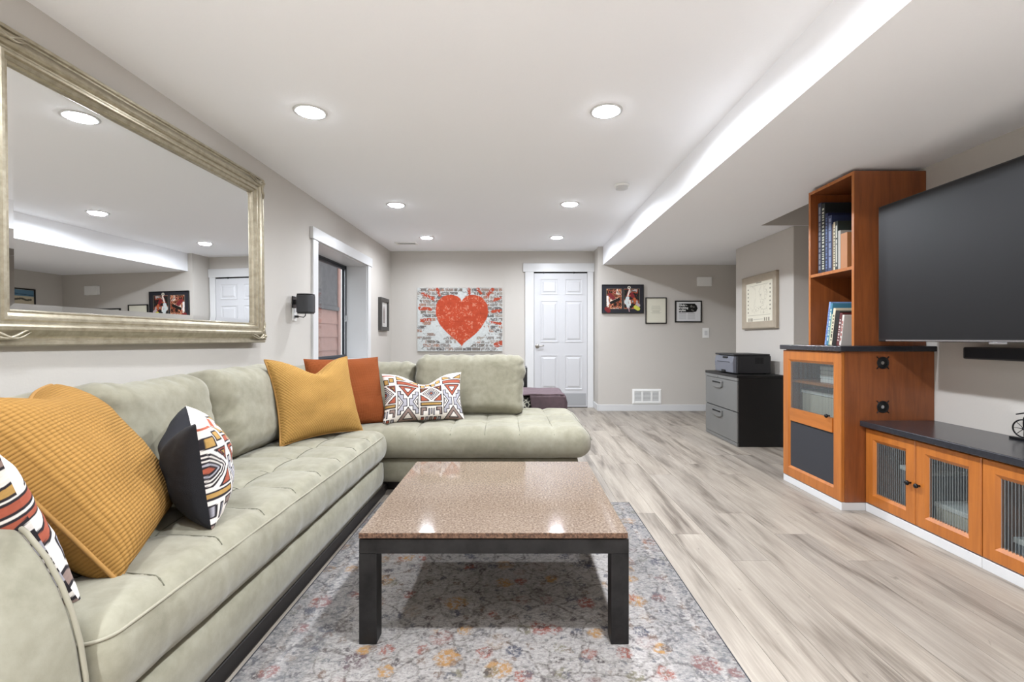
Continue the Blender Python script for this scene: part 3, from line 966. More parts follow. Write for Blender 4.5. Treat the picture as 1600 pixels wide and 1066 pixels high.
def back_cushion(w, t, h, seed, wr=1.0, sag=0.0):
    def fn(p, n):
        q = Vector(p)
        u, v = p.x / (w / 2), p.z / (h / 2)
        puff = (1 - min(1, abs(u)) ** 4) * (1 - min(1, abs(v)) ** 4)
        s = -1 if n.y < 0 else 1
        q.y += s * puff * 0.035 * abs(n.y)
        q.z -= sag * (1 - u * u) * max(0, v)
        e = max(0.0, abs(u) - 0.55) / 0.45
        wrk = nz3(p.x * 2.5 + seed * 7.1, p.z * 9 + 1.5 * p.x, seed) * (0.35 + e) + 0.6 * nz3(p.x * 6 + seed, p.z * 22 + p.x * 8, seed + 4.0) * e
        top = max(0.0, v - 0.5) * 2
        wrk += 0.8 * nz3(p.x * 18 + seed, p.z * 6, seed + 9) * top
        cr = nz3(p.x * 3.0 + p.z * 2.0 + seed * 3.3, p.z * 8.0 - p.x * 3.0, seed + 2.0)
        crease = max(0.0, 0.16 - abs(cr)) / 0.16
        wrk -= 0.75 * crease * (0.15 + 0.85 * e) * (1.0 if n.y < 0.3 else 0.3)
        cr2 = nz3(p.x * 9.0 + seed, p.z * 2.0, seed + 5.0)
        wrk -= 0.6 * max(0.0, 0.2 - abs(cr2)) / 0.2 * top
        q += n * 0.015 * wr * wrk
        return q
    return rounded_box(w, t, h, min(t, h) * 0.36, 0.0135, fn)
def place_cushion(name, w, t, h, seed, loc, yaw, lean, parent, wr=1.0, sag=0.0, roll=0.0):
    m = back_cushion(w, t, h, seed, wr, sag)
    me = m.mesh(name)
    M4 = Matrix.Translation(loc) @ Matrix.Rotation(yaw, 4, 'Z') @ Matrix.Rotation(-lean, 4, 'X') @ Matrix.Rotation(roll, 4, 'Y') @ Matrix.Translation((0, 0, h / 2))
    me.transform(M4)
    return part(name, me, 'sage_suede', parent, smooth=True)
L90 = PI / 2
place_cushion('back_cushion', 0.66, 0.24, 0.44, 1, (-1.49, 1.30, 0.425), L90, 0.22, sofa)
place_cushion('back_cushion', 0.62, 0.24, 0.45, 2, (-1.49, 1.94, 0.425), L90, 0.22, sofa)
place_cushion('back_cushion', 0.72, 0.25, 0.46, 3, (-1.48, 2.61, 0.425), L90, 0.20, sofa)
place_cushion('back_cushion', 0.80, 0.22, 0.42, 5, (-1.22, 3.83, 0.43), 0.0, 0.14, sofa)
place_cushion('back_cushion', 0.86, 0.23, 0.475, 6, (-0.37, 3.76, 0.435), 0.0, 0.14, sofa, 0.8)

# ------------------------------------------------------------------ throw pillows
def pillow_grid(w, h, t, nx, nz, chop=0.0, seed=0, s=-1, puff_pow=0.5, wr=0.006, ear=0.10, fold=0.0):
    vs = []
    for j in range(nz):
        v = -1 + 2 * j / (nz - 1)
        for i in range(nx):
            u = -1 + 2 * i / (nx - 1)
            x = u * w / 2 * (1 - ear * (1 - v * v) * abs(u))
            z = v * h / 2 * (1 - ear * (1 - u * u) * abs(v))
            pf = (max(0.0, 1 - abs(u) ** 2.6) * max(0.0, 1 - abs(v) ** 2.6)) ** puff_pow
            y = s * t / 2 * pf
            top = max(0.0, (v + 0.25) / 1.25)
            ch = chop * math.exp(-(u / 0.42) ** 2) * top ** 1.5
            z -= ch
            y *= 1 + 0.25 * (ch / (chop + 1e-6)) * (1 if chop else 0)
            wv = wr * nz3(u * 2.2 + seed, v * 2.2 + seed * 0.7, s) * 2 * pf
            e = max(abs(u), abs(v))
            wv += wr * 1.4 * nz3(u * 7 + seed * 3, v * 7, seed) * pf * (1 - pf)
            y += s * wv + fold * (u * u) * top
            vs.append((x, y, z + h / 2))
    fs = [(j * nx + i, j * nx + i + 1, (j + 1) * nx + i + 1, (j + 1) * nx + i) for j in range(nz - 1) for i in range(nx - 1)]
    if s > 0: fs = [tuple(reversed(f)) for f in fs]
    return vs, fs
def border(vs, nx, nz):
    idx = [i for i in range(nx)] + [j * nx + nx - 1 for j in range(1, nz)] + [(nz - 1) * nx + i for i in range(nx - 2, -1, -1)] + [j * nx for j in range(nz - 2, 0, -1)]
    return [vs[i] for i in idx]
def pillow(label, w, h, t, loc, yaw, lean, front, back, piping=None, chop=0.0, seed=0, n=48, print_cols=None, roll=0.0, back_print=False, **kw):
    r = thing('throw_pillow', label, 'pillow', loc, (0, 0, 0), 'throw pillows on the sofa')
    r.rotation_mode = 'XYZ'
    M4 = Matrix.Rotation(yaw, 4, 'Z') @ Matrix.Rotation(-lean, 4, 'X') @ Matrix.Rotation(roll, 4, 'Y')
    r.rotation_euler = M4.to_euler('XYZ')
    nx = nz = n
    if print_cols is not None:
        nz, nx = print_cols.shape[:2]
    vf, ff = pillow_grid(w, h, t, nx, nz, chop, seed, -1, **kw)
    me = bpy.data.meshes.new('front_cover'); me.from_pydata(vf, [], ff)
    if print_cols is not None: set_print(me, print_cols.reshape(-1, 3))
    link('front_cover', me, front, r, True)
    nb = nbz = 56
    if back_print: nbz, nb = print_cols.shape[:2]
    vb, fb = pillow_grid(w, h, t, nb, nbz, chop, seed, 1, **kw)
    me = bpy.data.meshes.new('back_cover'); me.from_pydata(vb, [], fb)
    if back_print: set_print(me, print_cols[:, ::-1].reshape(-1, 3))
    bc = link('back_cover', me, back, r, True)
    if piping:
        link('piping', MB().tube(border(vb, nb, nbz), 0.0055, 6, True).mesh('piping'), piping, r, True)
    return r

# woven tribal pattern
DKC, OFF, RED, OCH, GRY, BRN = c3(44, 40, 44), c3(226, 219, 212), c3(164, 88, 68), c3(176, 140, 82), c3(168, 166, 174), c3(142, 122, 114)
def kilim(W_, H_, nx, ny, sc=1.0, seed=0):
    P = Paint(W_, H_, nx, ny, OFF)
    lw = 0.0062 * sc
    def diamond(cx, cy, rx, ry, cols):
        for k, c in enumerate(cols):
            f = 1 - k / len(cols)
            P.poly([(cx - rx * f, cy), (cx, cy - ry * f), (cx + rx * f, cy), (cx, cy + ry * f)], c, DKC, lw)
    def tri(pts, c, inner=None):
        P.poly(pts, c, DKC, lw)
        if inner is not None:
            g = (sum(p[0] for p in pts) / 3, sum(p[1] for p in pts) / 3)
            P.poly([(g[0] + (p[0] - g[0]) * 0.45, g[1] + (p[1] - g[1]) * 0.45) for p in pts], inner, DKC, lw * 0.8)
    def stair(x, y, dx, dy, c, n=3):
        a = [(x, y)]
        for i in range(n):
            a += [(x + dx * i, y + dy * (i + 1)), (x + dx * (i + 1), y + dy * (i + 1))]
        b = [(px + dx * 1.3, py - dy * 0.0) for px, py in reversed(a)]
        P.poly(a + b, c, DKC, lw)
    def panelA(x0, y0, w, h):
        # comb blocks, stripe, nested diamond with red corners, stepped ochre band
        q = h / 8
        for k in range(5):
            P.poly([(x0 + w * k / 5 + 0.1 * w / 5, y0 + 0.05 * q), (x0 + w * (k + 0.75) / 5, y0 + 0.05 * q), (x0 + w * (k + 0.75) / 5, y0 + 0.6 * q), (x0 + w * k / 5 + 0.1 * w / 5, y0 + 0.6 * q)], (RED, GRY, BRN)[k % 3], DKC, lw * 0.8)
        P.poly([(x0, y0 + 0.95 * q), (x0 + .1 * w, y0 + .95 * q), (x0 + .1 * w, y0 + 1.6 * q), (x0 + .26 * w, y0 + 1.6 * q), (x0 + .26 * w, y0 + 2.1 * q), (x0, y0 + 2.1 * q)], BRN, DKC, lw)
        P.poly([(x0 + w, y0 + 0.95 * q), (x0 + .9 * w, y0 + .95 * q), (x0 + .9 * w, y0 + 1.6 * q), (x0 + .74 * w, y0 + 1.6 * q), (x0 + .74 * w, y0 + 2.1 * q), (x0 + w, y0 + 2.1 * q)], BRN, DKC, lw)
        for k in range(3):
            xx = x0 + w * (0.36 + 0.12 * k)
            P.poly([(xx, y0 + (0.9 + .2 * (k % 2)) * q), (xx + .05 * w, y0 + (0.9 + .2 * (k % 2)) * q), (xx + .05 * w, y0 + 1.9 * q), (xx, y0 + 1.9 * q)], GRY, DKC, lw * .8)
        P.poly([(x0, y0 + 2.4 * q), (x0 + w, y0 + 2.4 * q), (x0 + w, y0 + 2.9 * q), (x0, y0 + 2.9 * q)], OCH, DKC, lw)
        cy = y0 + 4.55 * q; cx = x0 + w / 2
        tri([(x0, y0 + 3.15 * q), (x0 + .38 * w, y0 + 3.15 * q), (x0, y0 + 4.3 * q)], RED)
        tri([(x0 + w, y0 + 3.15 * q), (x0 + .62 * w, y0 + 3.15 * q), (x0 + w, y0 + 4.3 * q)], RED)
        tri([(x0, y0 + 5.95 * q), (x0 + .38 * w, y0 + 5.95 * q), (x0, y0 + 4.8 * q)], RED, OCH)
        tri([(x0 + w, y0 + 5.95 * q), (x0 + .62 * w, y0 + 5.95 * q), (x0 + w, y0 + 4.8 * q)], RED, OCH)
        diamond(cx, cy, .40 * w, 1.25 * q, [OFF, OFF, GRY, RED])
        for k in range(4):
            xx = x0 + w * k / 4
            P.poly([(xx, y0 + (6.2 + .35 * (k % 2)) * q), (xx + .2 * w, y0 + (6.2 + .35 * (k % 2)) * q), (xx + .2 * w, y0 + (7.0 + .35 * (k % 2)) * q), (xx, y0 + (7.0 + .35 * (k % 2)) * q)], OCH, DKC, lw)
        P.line([(x0, y0 + 7.75 * q), (x0 + w, y0 + 7.75 * q)], lw * 1.5, RED)
    def panelB(x0, y0, w, h):
        q = h / 8; cx = x0 + w / 2
        tri([(x0, y0 + .1 * q), (x0 + w, y0 + .1 * q), (cx, y0 + 2.3 * q)], BRN, OFF)
        for sgn in (-1, 1):
            ex = cx + sgn * w / 2
            pts = [(ex, y0 + 1.2 * q), (ex - sgn * .14 * w, y0 + 1.2 * q), (ex - sgn * .14 * w, y0 + 1.8 * q), (ex - sgn * .28 * w, y0 + 1.8 * q), (ex - sgn * .28 * w, y0 + 2.5 * q), (ex - sgn * .44 * w, y0 + 2.5 * q),
                   (ex - sgn * .44 * w, y0 + 3.7 * q), (ex - sgn * .28 * w, y0 + 3.7 * q), (ex - sgn * .28 * w, y0 + 4.4 * q), (ex - sgn * .14 * w, y0 + 4.4 * q), (ex - sgn * .14 * w, y0 + 5 * q), (ex, y0 + 5 * q)]
            P.poly(pts, GRY, DKC, lw)
            tri([(ex, y0 + 1.9 * q), (ex - sgn * .27 * w, y0 + 3.1 * q), (ex, y0 + 4.3 * q)], OFF, OFF)
        tri([(x0 + .08 * w, y0 + 5.9 * q), (x0 + .92 * w, y0 + 5.9 * q), (cx, y0 + 4.0 * q)], RED, OFF)
        P.poly([(x0, y0 + 6.2 * q), (x0 + w, y0 + 6.2 * q), (x0 + w, y0 + 6.75 * q), (x0, y0 + 6.75 * q)], RED, DKC, lw)
        tri([(x0, y0 + 7.0 * q), (x0 + .45 * w, y0 + 7.0 * q), (x0, y0 + 7.8 * q)], OCH)
        tri([(x0 + w, y0 + 7.0 * q), (x0 + .55 * w, y0 + 7.0 * q), (x0 + w, y0 + 7.8 * q)], OCH)
    pw = 0.155 * sc; ph = 0.36 * sc
    y = -0.01
    row = 0
    while y < H_:
        x = -0.075 * sc - (0.08 * sc if row % 2 else 0); k = row + seed
        while x < W_:
            (panelB if k % 2 else panelA)(x, y, pw, ph); x += pw + 0.016 * sc; k += 1
        y += ph + 0.012 * sc; row += 1
    nzz = vnoise(P.X, P.Y, 240, 3, 2)
    return P.a * (0.86 + 0.28 * nzz[..., None])
KL = kilim(0.57, 0.34, 210, 126, 0.95)
KB = kilim(0.50, 0.50, 190, 190, 1.25, 1)

pillow('tribal-print pillow propped on the sofa arm at the left edge', 0.47, 0.42, 0.17, (-1.215, 1.06, 0.44), math.radians(0), -0.42, 'woven_kilim', 'woven_kilim', None, 0.0, 3, print_cols=KB, back_print=True, ear=0.05)
pillow('largest mustard quilted pillow, beside the black-backed pillow', 0.58, 0.55, 0.25, (-1.112, 1.42, 0.44), math.radians(116), 0.62, 'mustard_quilt', 'mustard_quilt', 'mustard_piping', 0.05, 5, n=64, ear=0.03, puff_pow=0.42)
pillow('black-backed lumbar pillow with tribal-print front standing on edge', 0.52, 0.335, 0.20, (-1.105, 1.66, 0.445), math.radians(128), 0.12, 'woven_kilim', 'black_cloth', None, 0.06, 8, print_cols=KL, ear=0.06)
pillow('mustard waffle-weave pillow in the sofa corner', 0.545, 0.50, 0.20, (-1.15, 2.81, 0.445), math.radians(56), 0.33, 'mustard_waffle', 'mustard_waffle', 'mustard_piping', 0.085, 11, n=64)
pillow('rust orange pillow tucked behind the mustard one', 0.52, 0.48, 0.18, (-1.12, 3.16, 0.445), math.radians(42), 0.28, 'rust_waffle', 'rust_waffle', None, 0.0, 14, n=56, ear=0.05)
pillow('white tribal-print lumbar pillow beside the rust pillow', 0.58, 0.36, 0.17, (-0.66, 3.36, 0.445), math.radians(19), 0.34, 'woven_kilim', 'woven_kilim', None, 0.085, 17, print_cols=KL, back_print=True, ear=0.07)
# ------------------------------------------------------------------ things behind the sofa
ot = thing('ottoman', 'low ottoman in dark patterned fabric under the mauve throw', 'ottoman', (0.10, 4.55, 0))
def pattern_dark():
    k = NT('dark_pattern'); v = k.coord()
    f = k.vor(v, 26.0, 'DISTANCE_TO_EDGE')
    k.base(k.ramp(f, [(0.06, rgb(180, 176, 160)), (0.12, rgb(34, 33, 32))])); k.set(Roughness=0.9); MATS['dark_pattern'] = k.m
pattern_dark()
part('body', softbox(-0.26, 0.395, 4.30, 4.80, 0.05, 0.50, 0.04, 0.04), 'dark_pattern', ot, smooth=True)
for fx in (-0.2, 0.33):
    for fy in (4.36, 4.74):
        part('foot', MB().cyl((fx, fy), 'Z', 0.02, 0, 0.06, 12), 'black_plastic', ot)
def drape():
    m = MB(); nx, ny = 40, 30
    # sheet over top and right side
    for j in range(ny + 1):
        y = 4.27 + 0.56 * j / ny
        for i in range(nx + 1):
            s = i / nx * 1.0
            flat = 0.50
            if s < flat:
                xx = -0.09 + s; zz = 0.517
            elif s < flat + 0.10:
                a = (s - flat) / 0.10 * PI / 2
                xx = -0.09 + flat + 0.022 * math.sin(a) * 1.3; zz = 0.517 - 0.07 * (1 - math.cos(a))
            else:
                xx = -0.09 + flat + 0.03 + 0.006 * math.sin(j * 1.1); zz = 0.447 - (s - flat - 0.10)
            m.v.append((xx + 0.01 * nz3(s * 3, y * 5, 1), y, zz + 0.012 * nz3(s * 5, y * 4, 2) + 0.006))
    for j in range(ny):
        for i in range(nx):
            a = j * (nx + 1) + i; m.f.append((a, a + 1, a + nx + 2, a + nx + 1))
    # front fall of the throw
    o = len(m.v)
    for j in range(13):
        for i in range(21):
            t = i / 20
            m.v.append((0.115 + 0.325 * t + 0.05 * (j / 12) * (1 - t) * 0.8, 4.268 + 0.006 * math.sin(t * 19) * (j / 12), 0.522 - 0.30 * j / 12 + 0.004 * nz3(t * 5, j, 3)))
    for j in range(12):
        for i in range(20):
            a = o + j * 21 + i; m.f.append((a, a + 1, a + 22, a + 21))
    return m
th = solo('throw_blanket', drape(), 'mauve_wool', 'mauve wool throw draped over the ottoman behind the sofa', 'blanket', (0.15, 4.55, 0.5), smooth=True)
md = th.modifiers.new('thickness', 'SOLIDIFY'); md.thickness = 0.012; md.offset = 1.0
bk = thing('black_cabinet', 'black box unit barely showing behind the big back cushion', 'cabinet', (-0.10, 5.15, 0))
part('body', MB().box(-0.32, 0.108, 5.0, 5.3, 0.03, 0.73), 'black_plastic', bk, bevel=0.006)
part('plinth', MB().box(-0.30, 0.09, 5.02, 5.28, 0, 0.03), 'black_plastic', bk)

# ------------------------------------------------------------------ mirror
MW, MH = 1.82, 1.19
mr = thing('wall_mirror', 'large mirror in an ornate champagne frame on the left wall', 'mirror', (-1.868, 2.515, 1.605), (-0.012, 0, math.radians(88.75)))
pr = [(0.0, 0.035), (0.0, -0.004), (0.006, -0.012), (0.018, -0.012), (0.022, -0.004), (0.030, -0.004), (0.045, -0.018), (0.062, -0.030), (0.074, -0.032), (0.082, -0.026),
      (0.086, -0.016), (0.094, -0.016), (0.100, -0.022), (0.110, -0.022), (0.114, -0.010), (0.126, -0.004), (0.132, -0.006), (0.138, 0.004), (0.138, 0.016), (0.03, 0.035)]
part('frame', MB().frame(MW, MH, pr), 'champagne_gilt', mr, False)
gw, gh = MW / 2 - 0.137, MH / 2 - 0.137
gm = MB()
b_ = 0.026
gm.add([(-gw, 0.0125, -gh), (gw, 0.0125, -gh), (gw, 0.0125, gh), (-gw, 0.0125, gh), (-gw + b_, 0.010, -gh + b_), (gw - b_, 0.010, -gh + b_), (gw - b_, 0.010, gh - b_), (-gw + b_, 0.010, gh - b_)],
       [(4, 5, 6, 7), (0, 1, 5, 4), (1, 2, 6, 5), (2, 3, 7, 6), (3, 0, 4, 7)])
part('mirror_glass', gm, 'mirror_silver', mr, False)
for sx in (-1, 1):
    for sz in (-1, 1):
        om = MB(); cx, cz = sx * (MW / 2 - 0.045), sz * (MH / 2 - 0.045)
        for dirv, L in (((-sx, 0), 0.15), ((0, -sz), 0.11)):
            for k in range(2):
                pts = []; rad = []
                for i in range(10):
                    t = i / 9
                    off = 0.016 * math.sin(t * PI * 1.6 + k * 2.0) * (1 if k else -1)
                    pts.append((cx + dirv[0] * t * L + (off if dirv[0] == 0 else 0), -0.022 - 0.012 * math.sin(PI * t), cz + dirv[1] * t * L + (off if dirv[1] == 0 else 0)))
                    rad.append(0.0085 * (1 - t) + 0.002)
                om.tube(pts, rad, 6)
        for i in range(5):
            a = i / 5 * 2 * PI
            om.lathe((cx + 0.016 * math.cos(a), -0.026, cz + 0.016 * math.sin(a)), 'Y', [(0.002, -0.012), (0.010, -0.007), (0.011, 0.0), (0.006, 0.01)], 8)
        om.lathe((cx, -0.034, cz), 'Y', [(0.002, -0.008), (0.010, -0.004), (0.012, 0.004), (0.008, 0.012)], 10)
        part('corner_ornament', om, 'champagne_gilt', mr, False, smooth=True)

# ------------------------------------------------------------------ wall speaker, outlet, small left frame
wo = thing('wall_outlet', 'white wall outlet plate under the small speaker', 'outlet', (XL, 4.03, 1.25))
part('plate', MB().box(XL, XL + 0.006, 3.99, 4.065, 1.19, 1.31), 'white_plastic', wo, bevel=0.002)
for z in (1.225, 1.275):
    part('socket', MB().box(XL + 0.006, XL + 0.008, 4.012, 4.043, z - 0.014, z + 0.014), 'trim_paint', wo, bevel=0.001)
spk = thing('wall_speaker', 'small dark grey speaker on a wall bracket by the window', 'speaker', (XL, 4.02, 1.36))
def sup(cx, cy, rx, ry, n=40, e=3.2):
    o = []
    for i in range(n):
        a = 2 * PI * i / n; c, s = math.cos(a), math.sin(a)
        o.append((cx + rx * math.copysign(abs(c) ** (2 / e), c), cy + ry * math.copysign(abs(s) ** (2 / e), s)))
    return o
sc_ = (-1.79, 3.985)
part('body', MB().prism(sup(sc_[0], sc_[1], 0.068, 0.062), 'Z', 1.258, 1.405), 'dark_grey_plastic', spk, bevel=0.006, seg=3)
part('top_cap', MB().prism(sup(sc_[0], sc_[1], 0.066, 0.060), 'Z', 1.4055, 1.417), 'black_plastic', spk, bevel=0.005, seg=3)
part('foot_ring', MB().prism(sup(sc_[0], sc_[1], 0.062, 0.056), 'Z', 1.250, 1.2575), 'black_plastic', spk)
bk_ = MB(); bk_.box(XL, XL + 0.012, 3.985, 4.045, 1.30, 1.40); bk_.box(XL + 0.012, XL + 0.06, 4.0, 4.03, 1.33, 1.37)
part('wall_bracket', bk_, 'black_plastic', spk, bevel=0.003)
part('power_cord', MB().tube([(-1.80, 4.0, 1.250), (-1.80, 4.0, 1.235), (-1.82, 4.01, 1.22), (-1.85, 4.02, 1.225), (-1.872, 4.027, 1.228), (-1.902, 4.027, 1.226)], 0.004, 8), 'black_plastic', spk, smooth=True)
part('plug', MB().box(-1.902, -1.872, 4.016, 4.038, 1.217, 1.237), 'black_plastic', spk, bevel=0.004)

def framed(name, label, cat, loc, yaw, w, h, fm, fw, depth, mat_w, mat_m, paint=None, tilt=0.0, prof=None):
    """picture with its back on the wall; local front is -Y"""
    r = thing(name, label, cat, loc, (0, tilt, yaw))
    prof = prof or [(0.0, -0.0005), (0.0, -depth), (fw, -depth), (fw, -0.0005)]
    part('frame', MB().frame(w, h, prof), fm, r, False, bevel=0.0015)
    part('mat_board', MB().box(-w / 2 + fw * 0.8, w / 2 - fw * 0.8, -depth * 0.55, -0.002, -h / 2 + fw * 0.8, h / 2 - fw * 0.8), mat_m, r, False)
    if paint is not None:
        pr_ = link('print', print_sheet(paint, -depth * 0.55 - 0.0008), 'printed_paper', r)
    return r
# heart canvas
rs = np.random.RandomState(7)
CW, CHh = 1.275, 0.956
P = Paint(CW, CHh, 280, 210, c3(188, 191, 189))
bh, bw = 0.0555, 0.135
ri = np.floor(P.Y / bh).astype(int); ci = np.floor(P.X / bw + 0.5 * (ri % 2)).astype(int)
tab = rs.rand(40, 40); kind = tab[ri % 40, ci % 40]
n1 = vnoise(P.X, P.Y, 14, 1, 4); n2 = vnoise(P.X, P.Y, 60, 2, 2); n3 = vnoise(P.X, P.Y, 3.2, 5, 3)
fy_ = (P.Y / bh) % 1; fx_ = (P.X / bw + 0.5 * (ri % 2)) % 1
mort = (fy_ < 0.17) | (fx_ < 0.07)
worn = (n3 + 0.35 * (kind - 0.5) + 0.30 * (n1 - 0.5) > 0.455)
pal = np.array([c3(112, 104, 97), c3(140, 122, 112), c3(98, 94, 92), c3(152, 118, 102), c3(130, 125, 120), c3(150, 140, 130)])
bc = pal[(kind * 60).astype(int) % 6]
sel = worn & ~mort & (n2 > 0.34)
P.a[sel] = bc[sel]
scr = (np.abs(n1 - 0.5) < 0.014) & (n3 > 0.42)
P.a[scr] = c3(112, 110, 108)
P.a *= (0.88 + 0.24 * n2[..., None])
hx, hy = (P.X - 0.665) / 0.41, (P.Y - 0.405) / 0.40
for (x0, y0, x1, y1, w_) in ((0.08, .86, .24, .79, .05), (.30, .93, .33, .84, .045), (.04, .645, .20, .635, .05), (.06, .46, .19, .475, .045), (.77, .94, .78, .865, .04), (.91, .94, .95, .87, .05),
                            (1.05, .83, 1.13, .93, .05), (1.15, .77, 1.25, .80, .05), (1.13, .60, 1.25, .605, .042), (1.10, .44, 1.24, .415, .045), (1.18, .09, 1.27, .12, .07)):
    d = P.dist_seg((x0, y0), (x1, y1)) + 0.016 * (n1 - 0.5) * 2
    P.a[(d < w_ / 2) & (n2 > 0.3)] = c3(164, 70, 48)
yy_ = hy + 0.02
heart = (hx ** 2 + (1.12 * yy_ - 0.62 * np.sqrt(np.abs(hx))) ** 2) + 0.10 * (n1 - 0.5) < 0.92
hc = c3(172, 68, 42)[None, None, :] * (0.86 + 0.32 * n1[..., None])
hc = np.where((n2 > 0.62)[..., None] & (n1 > 0.5)[..., None], c3(196, 118, 94), hc)
hc = np.where((mort & (n2 > 0.45))[..., None], hc * 0.82, hc)
P.a = np.where(heart[..., None], hc, P.a)
cv_ = thing('heart_canvas', 'canvas print of a red-orange heart on a white brick wall', 'canvas', (-0.8595, YD, 1.325))
part('stretcher', MB().box(-CW / 2, CW / 2, -0.036, -0.001, -CHh / 2, CHh / 2), 'paper_white', cv_, False)
link('print', print_sheet(P, -0.0365), 'printed_canvas', cv_)

# sport photo montage
P = Paint(0.596, 0.412, 150, 104, c3(44, 44, 50))
P.rect(0, 0.018, 0, 0.412, c3(52, 56, 72))
def blotch(x0, x1, y0, y1, pal, seed, sc):
    a = vnoise(P.X, P.Y, sc, seed, 3); a = (a - a.min()) / (a.max() - a.min())
    idx = np.clip((a * len(pal) * 1.3 - 0.15 * len(pal)).astype(int), 0, len(pal) - 1)
    m_ = (P.X > x0) & (P.X < x1) & (P.Y > y0) & (P.Y < y1)
    P.a[m_] = np.array(pal)[idx][m_]
    for s in (((x0, y0), (x1, y0)), ((x1, y0), (x1, y1)), ((x1, y1), (x0, y1)), ((x0, y1), (x0, y0))):
        P.a[P.dist_seg(*s) < 0.003] = c3(150, 134, 112)
DK = c3(28, 26, 24)
blotch(0.06, 0.285, 0.06, 0.355, [DK, c3(70, 40, 30), c3(150, 80, 56), DK, c3(205, 140, 104), c3(120, 40, 36), c3(226, 206, 190), DK], 11, 16)
blotch(0.315, 0.545, 0.06, 0.355, [DK, c3(40, 44, 42), DK, c3(130, 44, 42), c3(190, 110, 70), DK, c3(180, 168, 166)], 12, 18)
def cap(p, q, w_, c): P.a[P.dist_seg(p, q) < w_] = c
cap((0.075, 0.24), (0.08, 0.12), 0.014, c3(232, 224, 222)); cap((0.06, 0.06), (0.09, 0.03), 0.03, c3(120, 40, 42)); cap((0.11, 0.27), (0.16, 0.22), 0.028, c3(120, 44, 48)); cap((0.13, 0.15), (0.24, 0.20), 0.022, DK)
cap((0.40, 0.34), (0.375, 0.26), 0.012, c3(232, 214, 204)); cap((0.37, 0.22), (0.35, 0.15), 0.026, c3(206, 214, 214)); cap((0.36, 0.15), (0.38, 0.09), 0.022, c3(202, 210, 210)); cap((0.40, 0.18), (0.405, 0.12), 0.014, c3(214, 220, 218)); cap((0.385, 0.08), (0.395, 0.02), 0.006, c3(190, 150, 160))
P.disc((0.392, 0.375), 0.022, 0.022, c3(226, 220, 204)); P.disc((0.392, 0.375), 0.010, 0.010, DK)
cap((0.43, 0.28), (0.45, 0.24), 0.026, c3(122, 40, 44)); cap((0.47, 0.21), (0.48, 0.17), 0.018, c3(186, 96, 60)); cap((0.485, 0.085), (0.525, 0.06), 0.028, c3(198, 200, 84)); cap((0.51, 0.13), (0.535, 0.11), 0.02, c3(180, 164, 166))
framed('sports_picture', 'dark framed montage of two sport photos beside the door', 'picture', (1.509, YF, 1.604), 0, 0.596, 0.412, 'black_frame', 0.008, 0.03, 0, 'black_frame', None)
sp_ = bpy.data.objects['sports_picture']
P2 = Paint(0.58, 0.396, 150, 104, (0, 0, 0)); P2.a = P.a; link('print', print_sheet(P2, -0.0175), 'printed_paper', sp_)

# letter frame
P = Paint(0.26, 0.33, 66, 84, c3(216, 213, 196))
rs2 = random.Random(3)
for i in range(9):
    y = 0.23 - i * 0.0135; w_ = 0.05 + 0.03 * rs2.random()
    P.line([(0.13 - w_, y), (0.13 + w_, y)], 0.0042, c3(178, 176, 160))
framed('letter_picture', 'black framed pale letter, the middle of the three', 'picture', (1.9865, YF, 1.439), 0, 0.303, 0.376, 'black_frame', 0.014, 0.022, 0, 'paper_cream', P)
# article frame with big lettering
P = Paint(0.345, 0.27, 90, 70, c3(212, 212, 212))
P.poly([(0.035, 0.125), (0.245, 0.125), (0.285, 0.135), (0.305, 0.18), (0.29, 0.225), (0.26, 0.25), (0.035, 0.25)], c3(24, 24, 22))
for c_, r_ in (((0.215, 0.205), .018), ((0.25, 0.20), .014), ((0.222, 0.16), .012), ((0.24, 0.145), .012), ((0.215, 0.225), 0.01)):
    P.disc(c_, r_, r_ * 0.7, c3(112, 112, 106))
P.disc((0.232, 0.178), 0.014, 0.014, c3(30, 30, 28))
for i in range(8):
    y = 0.108 - i * 0.0115
    P.line([(0.04, y), (0.14, y)], 0.005, c3(166, 166, 166)); P.line([(0.165, y), (0.265, y)], 0.005, c3(164, 164, 164))
ar = framed('article_picture', 'black framed magazine article with white lettering', 'picture', (2.4495, YF, 1.425), 0, 0.385, 0.312, 'black_frame', 0.018, 0.022, 0, 'paper_white', P)
def lettering(txt, size, x, z, y, parent, m='paper_white', bold=0.0):
    cu = bpy.data.curves.new('lettering', 'FONT'); cu.body = txt; cu.size = size; cu.extrude = 0.0004; cu.offset = bold
    o = bpy.data.objects.new('tmp_text', cu); COL.objects.link(o)
    dg = bpy.context.evaluated_depsgraph_get(); dg.update()
    me = bpy.data.meshes.new_from_object(o.evaluated_get(dg))
    bpy.data.objects.remove(o)
    me.transform(Matrix.Translation((x, y, z)) @ Matrix.Rotation(PI / 2, 4, 'X'))
    return link('lettering', me, m, parent)
for i, t in enumerate(('Globe-', 'trotting', 'stylist')):
    lettering(t, 0.043, -0.1375, 0.077 - i * 0.0365, -0.0140, ar, bold=0.0012)

